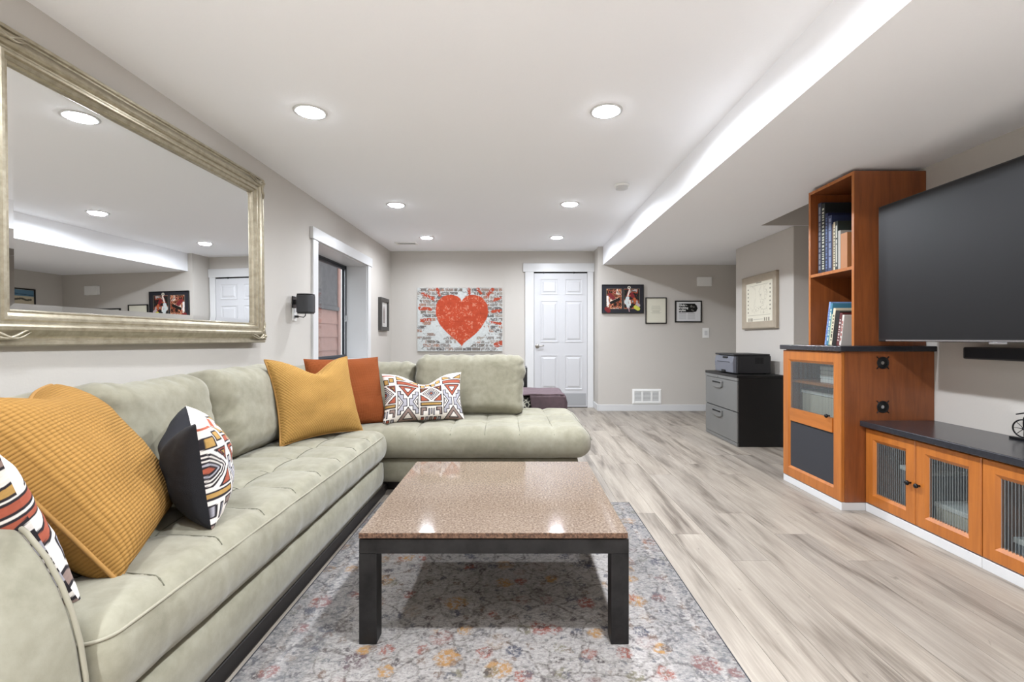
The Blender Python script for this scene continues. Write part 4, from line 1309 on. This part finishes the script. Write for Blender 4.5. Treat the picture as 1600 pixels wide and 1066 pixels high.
# chime box, switch, return vent
dcm = thing('door_chime', 'white door chime box high on the far wall', 'chime', (2.67, YF, 1.852))
part('body', MB().box(2.57, 2.775, YF - 0.045, YF, 1.785, 1.918), 'white_plastic', dcm, bevel=0.008, seg=3)
part('cover', MB().prism([(2.585, 1.80), (2.76, 1.80), (2.74, 1.905), (2.605, 1.905)], 'Y', YF - 0.050, YF - 0.046), 'white_plastic', dcm, bevel=0.002)
swc = thing('light_switch', 'white light switch plate below the framed article', 'switch', (2.70, YF, 1.12))
part('plate', MB().box(2.655, 2.748, YF - 0.006, YF, 1.048, 1.19), 'white_plastic', swc, bevel=0.002)
part('toggle', MB().box(2.68, 2.722, YF - 0.010, YF - 0.0065, 1.085, 1.152), 'trim_paint', swc, bevel=0.002)
rv = thing('return_vent', 'white three-section air return grille above the baseboard', 'vent', (1.857, YF, 0.104))
part('backing', MB().box(1.66, 2.054, YF - 0.003, YF - 0.001, 0.112, 0.308), 'dark_grey_plastic', rv)
part('frame', MB().frame(0.414, 0.212, [(0, -0.001), (0, -0.008), (0.024, -0.014), (0.036, -0.010), (0.036, -0.001)], 1.857, 0.21), 'white_plastic', rv)
rv.children[1].data.transform(Matrix.Translation((0, YF, 0))); 
for xx in (1.79, 1.924):
    part('mullion', MB().box(xx - 0.012, xx + 0.012, YF - 0.013, YF - 0.003, 0.14, 0.28), 'white_plastic', rv)
lm = None
for i in range(13):
    if lm is None:
        lm = MB().box(-0.172, 0.172, -0.004, 0.004, -0.0008, 0.0008).mesh('louvre'); fix_normals(lm)
    o = link('louvre', lm, 'white_plastic', rv); o.location = (0, -0.0075, 0.041 + i * 0.0108); o.rotation_euler = (0.7, 0, 0)

# small grey frame on the left wall
P = Paint(0.29, 0.37, 40, 60, c3(206, 204, 200))
P.poly([(0.10, 0.06), (0.19, 0.06), (0.20, 0.22), (0.145, 0.32), (0.09, 0.22)], c3(140, 132, 128)); P.line([(0.10, 0.33), (0.2, 0.33)], 0.012, c3(170, 168, 164)); P.line([(0.09, 0.035), (0.2, 0.035)], 0.012, c3(180, 178, 174))
framed('small_picture', 'narrow dark grey framed picture on the left wall past the window', 'picture', (XL, 6.66, 1.38), L90, 0.40, 0.46, 'grey_frame', 0.055, 0.045, 0, 'paper_white', P)
# map
P = Paint(0.50, 0.455, 130, 118, c3(224, 219, 202))
rs3 = np.random.RandomState(5)
nm = vnoise(P.X, P.Y, 9, 8, 4)
P.a[(np.abs(nm - 0.5) < 0.012) & (P.X > .07) & (P.X < .43) & (P.Y > .10) & (P.Y < .40)] = c3(188, 182, 166)
P.a[(np.abs(nm - 0.42) < 0.008) & (P.X > .07) & (P.X < .43) & (P.Y > .10) & (P.Y < .40)] = c3(198, 192, 176)
for i in range(7):
    y = 0.12 + i * 0.042
    P.disc((0.025, y), 0.011, 0.009, c3(120, 114, 100)); P.disc((0.475, y + 0.02), 0.011, 0.009, c3(128, 124, 110))
for x0 in (0.03, 0.07, 0.10, 0.36, 0.40, 0.44):
    P.rect(x0, x0 + 0.022, 0.02, 0.055, c3(132, 126, 112))
P.line([(0.14, 0.04), (0.33, 0.04)], 0.008, c3(190, 186, 172)); P.line([(0.2, 0.43), (0.3, 0.43)], 0.010, c3(110, 104, 92)); P.line([(0.06, 0.405), (0.44, 0.405)], 0.003, c3(170, 164, 148)); P.line([(0.02, 0.085), (0.48, 0.085)], 0.003, c3(170, 164, 148))
framed('map_picture', 'illustrated map in a wide cream frame above the printer', 'picture', (XM, 4.99, 1.43), -L90, 0.70, 0.575, 'cream_frame', 0.085, 0.04, 0, 'paper_cream', P,
       prof=[(0.0, -0.0005), (0.0, -0.030), (0.012, -0.04), (0.072, -0.028), (0.085, -0.018), (0.085, -0.0005)])
bpy.data.objects['map_picture'].rotation_euler = (0, 0, -L90)
# hallway poster (reflected in the mirror)
P = Paint(0.36, 0.264, 60, 46, c3(200, 190, 164))
P.rect(0, 0.36, 0.18, 0.264, c3(92, 128, 152)); P.rect(0, 0.36, 0, 0.075, c3(150, 64, 52)); P.line([(0.04, 0.135), (0.09, 0.125), (0.16, 0.145), (0.26, 0.125), (0.31, 0.135)], 0.026, c3(84, 82, 74)); P.line([(0, .195), (.36, .215)], .010, c3(56, 84, 110))
framed('hall_poster', 'blue, cream and red poster on the hallway wall seen in the mirror', 'picture', (XH, 6.15, 1.69), -L90, 0.40, 0.304, 'black_frame', 0.018, 0.02, 0, 'paper_cream', P)

# ------------------------------------------------------------------ file cabinet and printer
fc = thing('file_cabinet', 'two-drawer lateral file cabinet, grey front and black sides', 'file cabinet', (2.33, 4.875, 0))
part('body', MB().box(2.118, 2.56, 4.50, 5.25, 0.0, 0.66), 'file_side', fc, bevel=0.004)
part('top', MB().box(2.100, 2.562, 4.497, 5.253, 0.6605, 0.687), 'file_side', fc, bevel=0.003)
part('top_rail', MB().box(2.102, 2.1175, 4.499, 5.251, 0.63, 0.660), 'file_front', fc, bevel=0.002)
for (z0, z1) in ((0.335, 0.625), (0.04, 0.325)):
    dr = part('drawer', MB().box(2.104, 2.1175, 4.503, 5.247, z0, z1), 'file_front', fc, bevel=0.002)
    hz = z1 - 0.055; ym = 4.93
    hh = MB().prism([(ym - 0.115, hz + 0.03), (ym - 0.115, hz - 0.025), (ym - 0.085, hz - 0.038), (ym, hz - 0.046), (ym + 0.085, hz - 0.038), (ym + 0.115, hz - 0.025), (ym + 0.115, hz + 0.03)], 'X', 2.088, 2.1035)
    hp = part('handle', hh, 'file_front', dr, bevel=0.004)
    part('handle_slot', MB().box(2.085, 2.0875, ym - 0.095, ym + 0.095, hz + 0.008, hz + 0.022), 'gap_black', dr)
part('kick', MB().box(2.106, 2.1175, 4.503, 5.247, 0.004, 0.036), 'file_front', fc)
part('lock', MB().cyl((4.93, 0.646), 'X', 0.009, 2.096, 2.1015, 16), 'steel', fc)

pt = thing('printer', 'dark grey laser printer on the black file cabinet', 'printer', (2.33, 4.92, 0.687))
part('body', MB().box(2.165, 2.50, 4.63, 5.06, 0.692, 0.870), 'printer_black', pt, bevel=0.008)
part('front_panel', MB().prism([(2.164, 0.695), (2.128, 0.70), (2.122, 0.80), (2.134, 0.862), (2.164, 0.866)], 'Y', 4.637, 5.053), 'printer_grey', pt, bevel=0.005)
part('paper_tray_slot', MB().box(2.121, 2.126, 4.70, 4.99, 0.800, 0.806), 'gap_black', pt)
part('tray_grip', MB().box(2.118, 2.128, 4.80, 4.88, 0.700, 0.722), 'gap_black', pt)
part('lid', MB().box(2.13, 2.49, 4.628, 5.062, 0.8705, 0.886), 'printer_black', pt, bevel=0.005)
part('control_strip', MB().box(2.124, 2.1335, 4.76, 4.86, 0.84, 0.858), 'gap_black', pt)
for i in range(6):
    part('side_vent_slot', MB().box(2.345 + i * 0.014, 2.354 + i * 0.014, 4.6285, 4.6295, 0.79, 0.85), 'gap_black', pt)
ft = MB()
for px in (2.2, 2.46):
    for py in (4.67, 5.02):
        ft.cyl((px, py), 'Z', 0.012, 0.687, 0.692, 12)
part('feet', ft, 'black_plastic', pt)

# ------------------------------------------------------------------ media cabinets on the right
CX = 1.955; TY_0, TY_1 = 2.84, 3.46; CT = 0.96
tc = thing('tall_cabinet', 'cherry wood tall base cabinet with reeded glass door and side fans', 'cabinet', (2.23, 3.15, 0))
def mitred(name, ya, yb, za, zb, fw, xf, m, parent, th=0.022):
    """mitred door frame facing -X, drawn in room coordinates"""
    w, h = yb - ya, zb - za
    mb = MB().frame(w, h, [(0, 0.0), (0, -th + 0.004), (0.004, -th), (fw - 0.018, -th), (fw, -th + 0.012), (fw, 0.0)])
    me = mb.mesh(name)
    me.transform(Matrix.Translation((xf + th, (ya + yb) / 2, (za + zb) / 2)) @ Matrix.Rotation(-L90, 4, 'Z'))
    return part(name, me, m, parent)
def reeded(ya, yb, za, zb, xc, parent, pitch=0.0137):
    m = MB(); n = int((yb - ya) / pitch); seg = 6; ring = []
    for i in range(n):
        for k in range(seg):
            t = k / seg
            ring.append((xc - 0.0046 * math.sin(PI * t), ya + (i + t) * (yb - ya) / n))
    ring.append((xc, yb))
    N = len(ring)
    vs = [(x_, y_, za) for x_, y_ in ring] + [(x_, y_, zb) for x_, y_ in ring]
    m.add(vs, [(i, i + 1, i + 1 + N, i + N) for i in range(N - 1)])
    return part('reeded_pane', m, 'reeded_glass', parent, smooth=True)
def knob(parent, xf, y, z):
    return part('knob', MB().lathe((xf, y, z), 'X', [(0.005, 0.0), (0.005, -0.012), (0.011, -0.016), (0.013, -0.022), (0.010, -0.028), (0.002, -0.030)], 16), 'black_metal', parent, smooth=True)
bx = MB()
bx.box(CX + 0.024, XT - 0.002, TY_0, TY_0 + 0.018, 0.05, CT); bx.box(CX + 0.024, XT - 0.002, TY_1 - 0.018, TY_1, 0.05, CT)
bx.box(CX + 0.024, XT - 0.002, TY_0 + 0.018, TY_1 - 0.018, 0.05, 0.068); bx.box(CX + 0.024, XT - 0.002, TY_0 + 0.018, TY_1 - 0.018, CT - 0.018, CT)
bx.box(XT - 0.012, XT - 0.002, TY_0 + 0.018, TY_1 - 0.018, 0.068, CT - 0.018)
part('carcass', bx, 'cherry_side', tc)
part('shelf', MB().box(CX + 0.045, XT - 0.013, TY_0 + 0.019, TY_1 - 0.019, 0.725, 0.743), 'cherry_long', tc)
part('shelf', MB().box(CX + 0.045, XT - 0.013, TY_0 + 0.019, TY_1 - 0.019, 0.46, 0.478), 'cherry_long', tc)
part('plinth', MB().box(CX + 0.004, XT - 0.01, TY_0 + 0.0005, TY_1, 0.0, 0.047), 'trim_paint', tc, bevel=0.002)
dr = mitred('door', TY_0 + 0.002, TY_1 - 0.002, 0.052, CT - 0.004, 0.082, CX, 'cherry_upright', tc)
part('mid_rail', MB().box(CX + 0.001, CX + 0.021, TY_0 + 0.083, TY_1 - 0.083, 0.455, 0.545), 'cherry_long', dr)
reeded(TY_0 + 0.078, TY_1 - 0.078, 0.54, CT - 0.08, CX + 0.014, dr)
part('speaker_panel', MB().box(CX + 0.010, CX + 0.016, TY_0 + 0.078, TY_1 - 0.078, 0.13, 0.457), 'speaker_cloth', dr)
knob(dr, CX + 0.001, TY_0 + 0.105, 0.555)
for z in (0.893, 0.627):
    fx, yv = 2.206, TY_0
    fn_ = part('cooling_fan', MB().lathe((fx, yv, z), 'Y', [(0.034, -0.0005), (0.037, -0.004), (0.033, -0.005), (0.030, -0.0015)], 28), 'black_plastic', tc, smooth=True)
    part('fan_hub', MB().lathe((fx, yv, z), 'Y', [(0.032, -0.0008), (0.030, -0.0022), (0.013, -0.003), (0.012, -0.005), (0.002, -0.0052)], 24), 'gap_black', fn_, smooth=True)
    part('fan_cap', MB().cyl((fx - 0.004, z), 'Y', 0.010, yv - 0.0075, yv - 0.0054, 18), 'steel', fn_)
    for a in range(4):
        an = PI / 4 + a * PI / 2
        p0 = (fx + 0.034 * math.cos(an), yv - 0.003, z + 0.034 * math.sin(an)); p1 = (fx + 0.052 * math.cos(an), yv - 0.003, z + 0.052 * math.sin(an))
        part('fan_screw', MB().tube([p0, p1], 0.003, 6), 'black_plastic', fn_)
tw = solo('tower_worktop', MB().box(CX - 0.018, XT - 0.002, TY_0 - 0.022, TY_1 + 0.012, CT + 0.001, CT + 0.034), 'counter_stone', 'dark stone top of the tall cherry cabinet, under the bookcase', 'worktop', (2.23, 3.15, CT + 0.001), bevel=0.004)
# things inside the tall cabinet
ps = thing('paper_stack', 'white stack of papers on the shelf behind reeded glass', 'papers', (2.2, 3.05, 0.743))
for i in range(4):
    part('paper_ream', MB().box(2.05 + 0.004 * (i % 2), 2.30, 2.92, 3.18 + 0.01 * (i % 2), 0.7435 + i * 0.028, 0.770 + i * 0.028), 'paper_white', ps, bevel=0.003)
sb = thing('storage_box', 'pale storage box low behind the reeded glass', 'box', (2.2, 3.15, 0.478))
part('body', MB().box(2.06, 2.4, 2.90, 3.40, 0.4785, 0.65), 'box_pale', sb, bevel=0.004)
part('lid', MB().box(2.055, 2.405, 2.895, 3.405, 0.6505, 0.675), 'paper_white', sb, bevel=0.004)

# low cabinets: two doors each
LX = 2.10
def low_cabinet(y0, y1, label, items):
    r = thing('low_cabinet', label, 'cabinet', (2.3, (y0 + y1) / 2, 0), (0, 0, 0), 'low media cabinets')
    m = MB(); zb, zt = 0.052, 0.508
    m.box(LX + 0.024, XT - 0.002, y0 + 0.001, y0 + 0.018, zb, zt); m.box(LX + 0.024, XT - 0.002, y1 - 0.018, y1 - 0.001, zb, zt)
    m.box(LX + 0.024, XT - 0.002, y0 + 0.018, y1 - 0.018, zb, zb + 0.018); m.box(LX + 0.024, XT - 0.002, y0 + 0.018, y1 - 0.018, zt - 0.018, zt)
    m.box(XT - 0.010, XT - 0.002, y0 + 0.018, y1 - 0.018, zb + 0.018, zt - 0.018)
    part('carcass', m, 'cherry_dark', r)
    part('plinth', MB().box(LX + 0.002, XT - 0.02, y0, y1, 0, 0.048), 'trim_paint', r, bevel=0.002)
    ym = (y0 + y1) / 2
    for k, (a, b) in enumerate(((y0 + 0.0015, ym - 0.0015), (ym + 0.0015, y1 - 0.0015))):
        d = mitred('door', a, b, 0.054, 0.500, 0.074, LX, 'cherry_upright', r)
        reeded(a + 0.070, b - 0.070, 0.054 + 0.070, 0.500 - 0.070, LX + 0.014, d)
        knob(d, LX + 0.001, (ym - 0.028) if k == 0 else (ym + 0.028), 0.27)
    return r
low_cabinet(2.128, 2.836, 'two-door cherry cabinet with reeded glass, next to the tall one', 0)
low_cabinet(1.406, 2.126, 'two-door cherry cabinet with reeded glass at the right edge', 1)
solo('low_worktop', MB().box(LX - 0.033, XT - 0.002, 1.39, TY_0 - 0.0005, 0.511, 0.545), 'counter_stone', 'long dark stone top over the low cabinets', 'worktop', (2.3, 2.1, 0.511), bevel=0.004)
for i, (y0, y1, z1, c_) in enumerate(((2.20, 2.44, 0.17, 'box_pale'), (2.53, 2.66, 0.30, 'printer_grey'), (1.80, 2.05, 0.15, 'printer_grey'))):
    b_i = thing('media_box', ('pale box behind the middle reeded door', 'grey box behind the reeded door next to the tall cabinet', 'pale box behind the reeded door at the right edge')[i], 'box', (2.32, (y0 + y1) / 2, 0.07))
    part('body', MB().box(2.17, 2.46, y0, y1, 0.0705, z1), c_, b_i, bevel=0.004)
    part('lid', MB().box(2.165, 2.465, y0 - 0.004, y1 + 0.004, z1 + 0.0005, z1 + 0.025), 'paper_white', b_i, bevel=0.003)

# bookcase
BX0, BX1, BY0, BY1, BZ0, BZ1 = 2.075, XT - 0.003, 2.895, 3.345, CT + 0.035, 2.072
bc_ = thing('bookcase', 'open cherry bookcase standing on the tall cabinet', 'bookcase', (2.3, 3.12, BZ0))
t_ = 0.020
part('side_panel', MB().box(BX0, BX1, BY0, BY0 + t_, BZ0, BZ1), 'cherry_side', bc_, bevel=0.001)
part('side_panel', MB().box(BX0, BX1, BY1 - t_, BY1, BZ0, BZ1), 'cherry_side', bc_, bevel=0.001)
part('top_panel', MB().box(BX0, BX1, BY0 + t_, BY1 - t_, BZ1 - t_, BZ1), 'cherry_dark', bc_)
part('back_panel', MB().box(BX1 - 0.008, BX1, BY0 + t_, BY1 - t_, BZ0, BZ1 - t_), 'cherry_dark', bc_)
part('shelf', MB().box(BX0 + 0.002, BX1 - 0.009, BY0 + t_, BY1 - t_, 1.468, 1.488), 'cherry_dark', bc_)
for (ya, yb) in ((BY0, BY0 + t_), (BY1 - t_, BY1)):
    part('edge_strip', MB().box(BX0 - 0.002, BX0 - 0.0002, ya, yb, BZ0, BZ1), 'cherry_upright', bc_)
part('edge_strip', MB().box(BX0 - 0.0005, BX0 + 0.0018, BY0 + t_, BY1 - t_, 1.468, 1.488), 'cherry_upright', bc_)
part('edge_strip', MB().box(BX0 - 0.002, BX0 - 0.0002, BY0 + t_, BY1 - t_, BZ1 - t_, BZ1), 'cherry_upright', bc_)

def book(label, y, th, h, d, z, cov, group, lean=0.0, x0=2.13, spine=None, marks=None):
    """book standing with spine to -X; y is its far face, thickness goes towards the camera"""
    r = thing('book', label, 'book', (x0, y, z), (lean, 0, 0), group)
    cname = 'cover_%d_%d_%d' % cov
    if cname not in MATS: plain(cname, rgb(*cov), 0.45)
    m = MB(); m.box(0, d, -0.0025, 0, 0, h); m.box(0, d, -th, -th + 0.0025, 0, h); m.box(0, 0.003, -th + 0.0025, -0.0025, 0, h)
    part('cover', m, cname, r, False, bevel=0.0008)
    part('pages', MB().box(0.003, d - 0.003, -th + 0.0028, -0.0028, 0.003, h - 0.003), 'book_edge', r, False)
    if marks:
        k = 'ink_%d_%d_%d' % marks[0]
        if k not in MATS: plain(k, rgb(*marks[0]), 0.5)
        mm = MB(); rr = random.Random(int(y * 1000)); zc = 0.03
        while zc < h - 0.04:
            L = rr.uniform(0.006, marks[1]); 
            mm.box(-0.0006, -0.0001, -th * 0.74, -th * 0.26, zc, min(zc + L, h - 0.02)); zc += L + rr.uniform(0.004, 0.012)
        part('spine_lettering', mm, k, r, False)
    return r
G1, G2 = 'books on the upper bookcase shelf', 'books on the lower bookcase shelf'
y = BY1 - t_ - 0.012
for (label, th, h, cov, mk) in (
    ('tallest slate blue hardback, first on the upper shelf', 0.034, 0.50, (58, 64, 82), ((150, 154, 164), 0.05)),
    ('tall dark green-black book with pale spine lettering', 0.038, 0.485, (32, 38, 40), ((196, 200, 186), 0.016)),
    ('navy hardback just past the pale-lettered book', 0.028, 0.41, (36, 44, 78), ((90, 110, 150), 0.02)),
    ('navy book with a lighter blue spine on the upper shelf', 0.040, 0.385, (46, 58, 92), ((120, 134, 166), 0.10)),
    ('thin brown book right of the navy books', 0.012, 0.32, (92, 72, 56), None),
    ('thin black and cream spotted book', 0.016, 0.33, (214, 204, 176), ((26, 26, 26), 0.014)),
    ('dark grey-green book with pale spine', 0.026, 0.33, (50, 58, 54), ((196, 196, 186), 0.12)),
    ('pale grey slim book on the upper shelf', 0.024, 0.262, (172, 168, 160), None),
    ('tan and brown thick book nearest the bookcase side', 0.062, 0.236, (176, 120, 76), None)):
    book(label, y, th, h, 0.27, 1.4885, cov, G1, 0.0, 2.12, marks=mk); y -= th + 0.0015
y = 3.245
for (label, th, h, cov, mk) in (
    ('tall pale blue leaning book, first on the lower shelf', 0.016, 0.295, (132, 160, 204), ((90, 110, 170), 0.03)),
    ('teal and blue picture book leaning on the lower shelf', 0.020, 0.285, (72, 132, 158), ((210, 216, 200), 0.03)),
    ('thin pale green leaning book on the lower shelf', 0.010, 0.21, (176, 190, 162), None),
    ('cream-topped book leaning behind the black one', 0.022, 0.25, (214, 204, 178), ((70, 66, 60), 0.03)),
    ('black leaning book on the lower shelf', 0.042, 0.232, (24, 22, 20), None),
    ('wine red leaning book with pale edge', 0.026, 0.215, (98, 44, 44), ((206, 196, 190), 0.02)),
    ('white leaning book nearest the lower shelf side', 0.018, 0.20, (214, 208, 200), ((150, 60, 50), 0.03))):
    book(label, y, th, h, 0.24, BZ0 + 0.0025, cov, G2, 0.17, 2.12, marks=mk); y -= th + 0.0018

# ------------------------------------------------------------------ television, sound bar, ornament
TVX = 2.15; VY0, VY1, VZ0, VZ1 = 1.37, 2.80, 1.022, 1.82
tv = thing('television', 'large black flat television on the right wall', 'television', (2.2, 2.085, VZ0))
part('bezel', MB().box(TVX, TVX + 0.03, VY0, VY1, VZ0, VZ1), 'black_plastic', tv, bevel=0.004)
part('screen', MB().box(TVX - 0.001, TVX - 0.0002, VY0 + 0.008, VY1 - 0.008, VZ0 + 0.016, VZ1 - 0.008), 'tv_screen', tv)
part('chin_strip', MB().box(TVX - 0.0035, TVX - 0.0002, VY0 + 0.005, VY1 - 0.06, VZ0 + 0.003, VZ0 + 0.010), 'steel', tv)
part('logo_plate', MB().box(TVX - 0.005, TVX - 0.001, 2.06, 2.14, VZ0 - 0.008, VZ0 + 0.001), 'steel', tv, bevel=0.001)
part('rear_housing', MB().box(TVX + 0.0305, TVX + 0.07, 1.65, 2.52, 1.08, 1.55), 'black_plastic', tv, bevel=0.01)
am = MB(); am.box(TVX + 0.0705, XT - 0.02, 2.05, 2.11, 1.36, 1.44); am.box(XT - 0.02, XT - 0.001, 1.95, 2.21, 1.25, 1.55)
part('wall_arm', am, 'black_metal', tv, bevel=0.003)
sbx = thing('sound_bar', 'slim dark sound bar on the wall below the television', 'sound bar', (2.47, 2.05, 0.925))
part('body', MB().box(2.428, XT - 0.01, 1.52, 2.565, 0.929, 0.993), 'dark_grey_plastic', sbx, bevel=0.008, seg=3)
part('grille', MB().box(2.4255, 2.4275, 1.535, 2.55, 0.937, 0.986), 'black_cloth', sbx)
part('wall_bracket', MB().box(XT - 0.0095, XT - 0.0005, 1.8, 2.3, 0.945, 0.98), 'black_metal', sbx)

bi = thing('bicycle_ornament', 'small black metal cycle ornament at the right edge of the worktop', 'ornament', (2.455, 2.26, 0.545))
def ringpts(c, r, ax, n=28):
    return [(c[0] + ax[0] * r * math.cos(2 * PI * i / n), c[1] + ax[1] * r * math.cos(2 * PI * i / n), c[2] + r * math.sin(2 * PI * i / n)) for i in range(n)]
d_ = Vector((0.50, -0.866, 0)).normalized() 
p0 = Vector((2.468, 2.262, 0.545))
bm2 = MB().prism([(2.440, 2.335), (2.462, 2.345), (2.512, 2.115), (2.49, 2.105)], 'Z', 0.5455, 0.556)
part('stand', bm2, 'black_metal', bi, bevel=0.002)
w1 = Vector((2.462, 2.285, 0.601)); w2 = Vector((2.492, 2.165, 0.576))
axd = (w2 - w1); axd.z = 0; axd.normalize()
for nm_, c_, r_ in (('front_wheel', w1, 0.043), ('rear_wheel', w2, 0.019)):
    m = MB(); m.tube(ringpts(c_, r_, axd), 0.0035, 6, True)
    for i in range(8):
        a = 2 * PI * i / 8
        m.tube([c_[:], (c_ + axd * r_ * math.cos(a) + Vector((0, 0, r_ * math.sin(a))))[:]], 0.0016, 5)
    m.lathe((c_.x - 0.006, c_.y, c_.z), 'X', [(0.002, 0), (0.006, 0.001), (0.006, 0.011), (0.002, 0.012)], 10)
    part(nm_, m, 'black_metal', bi, smooth=True)
fm = MB()
fm.tube([w1[:], (w1 + Vector((0, 0, 0.05)))[:], (w1 + axd * 0.01 + Vector((0, 0, 0.072)))[:]], 0.004, 6)
fm.tube([(w1 + axd * 0.012 + Vector((0, 0, 0.056)))[:], (w1 + axd * 0.06 + Vector((0, 0, 0.045)))[:], (w1 + axd * 0.10 + Vector((0, 0, 0.01)))[:], w2[:]], 0.004, 6)
fm.tube([(w1 - axd * 0.03 + Vector((0, 0, 0.066)))[:], (w1 + axd * 0.0 + Vector((0, 0, 0.076)))[:], (w1 + axd * 0.03 + Vector((0, 0, 0.082)))[:]], 0.0035, 6)
part('cycle_frame', fm, 'black_metal', bi, smooth=True)
part('saddle', MB().lathe((w1.x + axd.x * 0.045, w1.y + axd.y * 0.045, w1.z + 0.058), 'Z', [(0.002, -0.004), (0.014, -0.002), (0.016, 0.003), (0.004, 0.007)], 14), 'black_metal', bi, smooth=True)
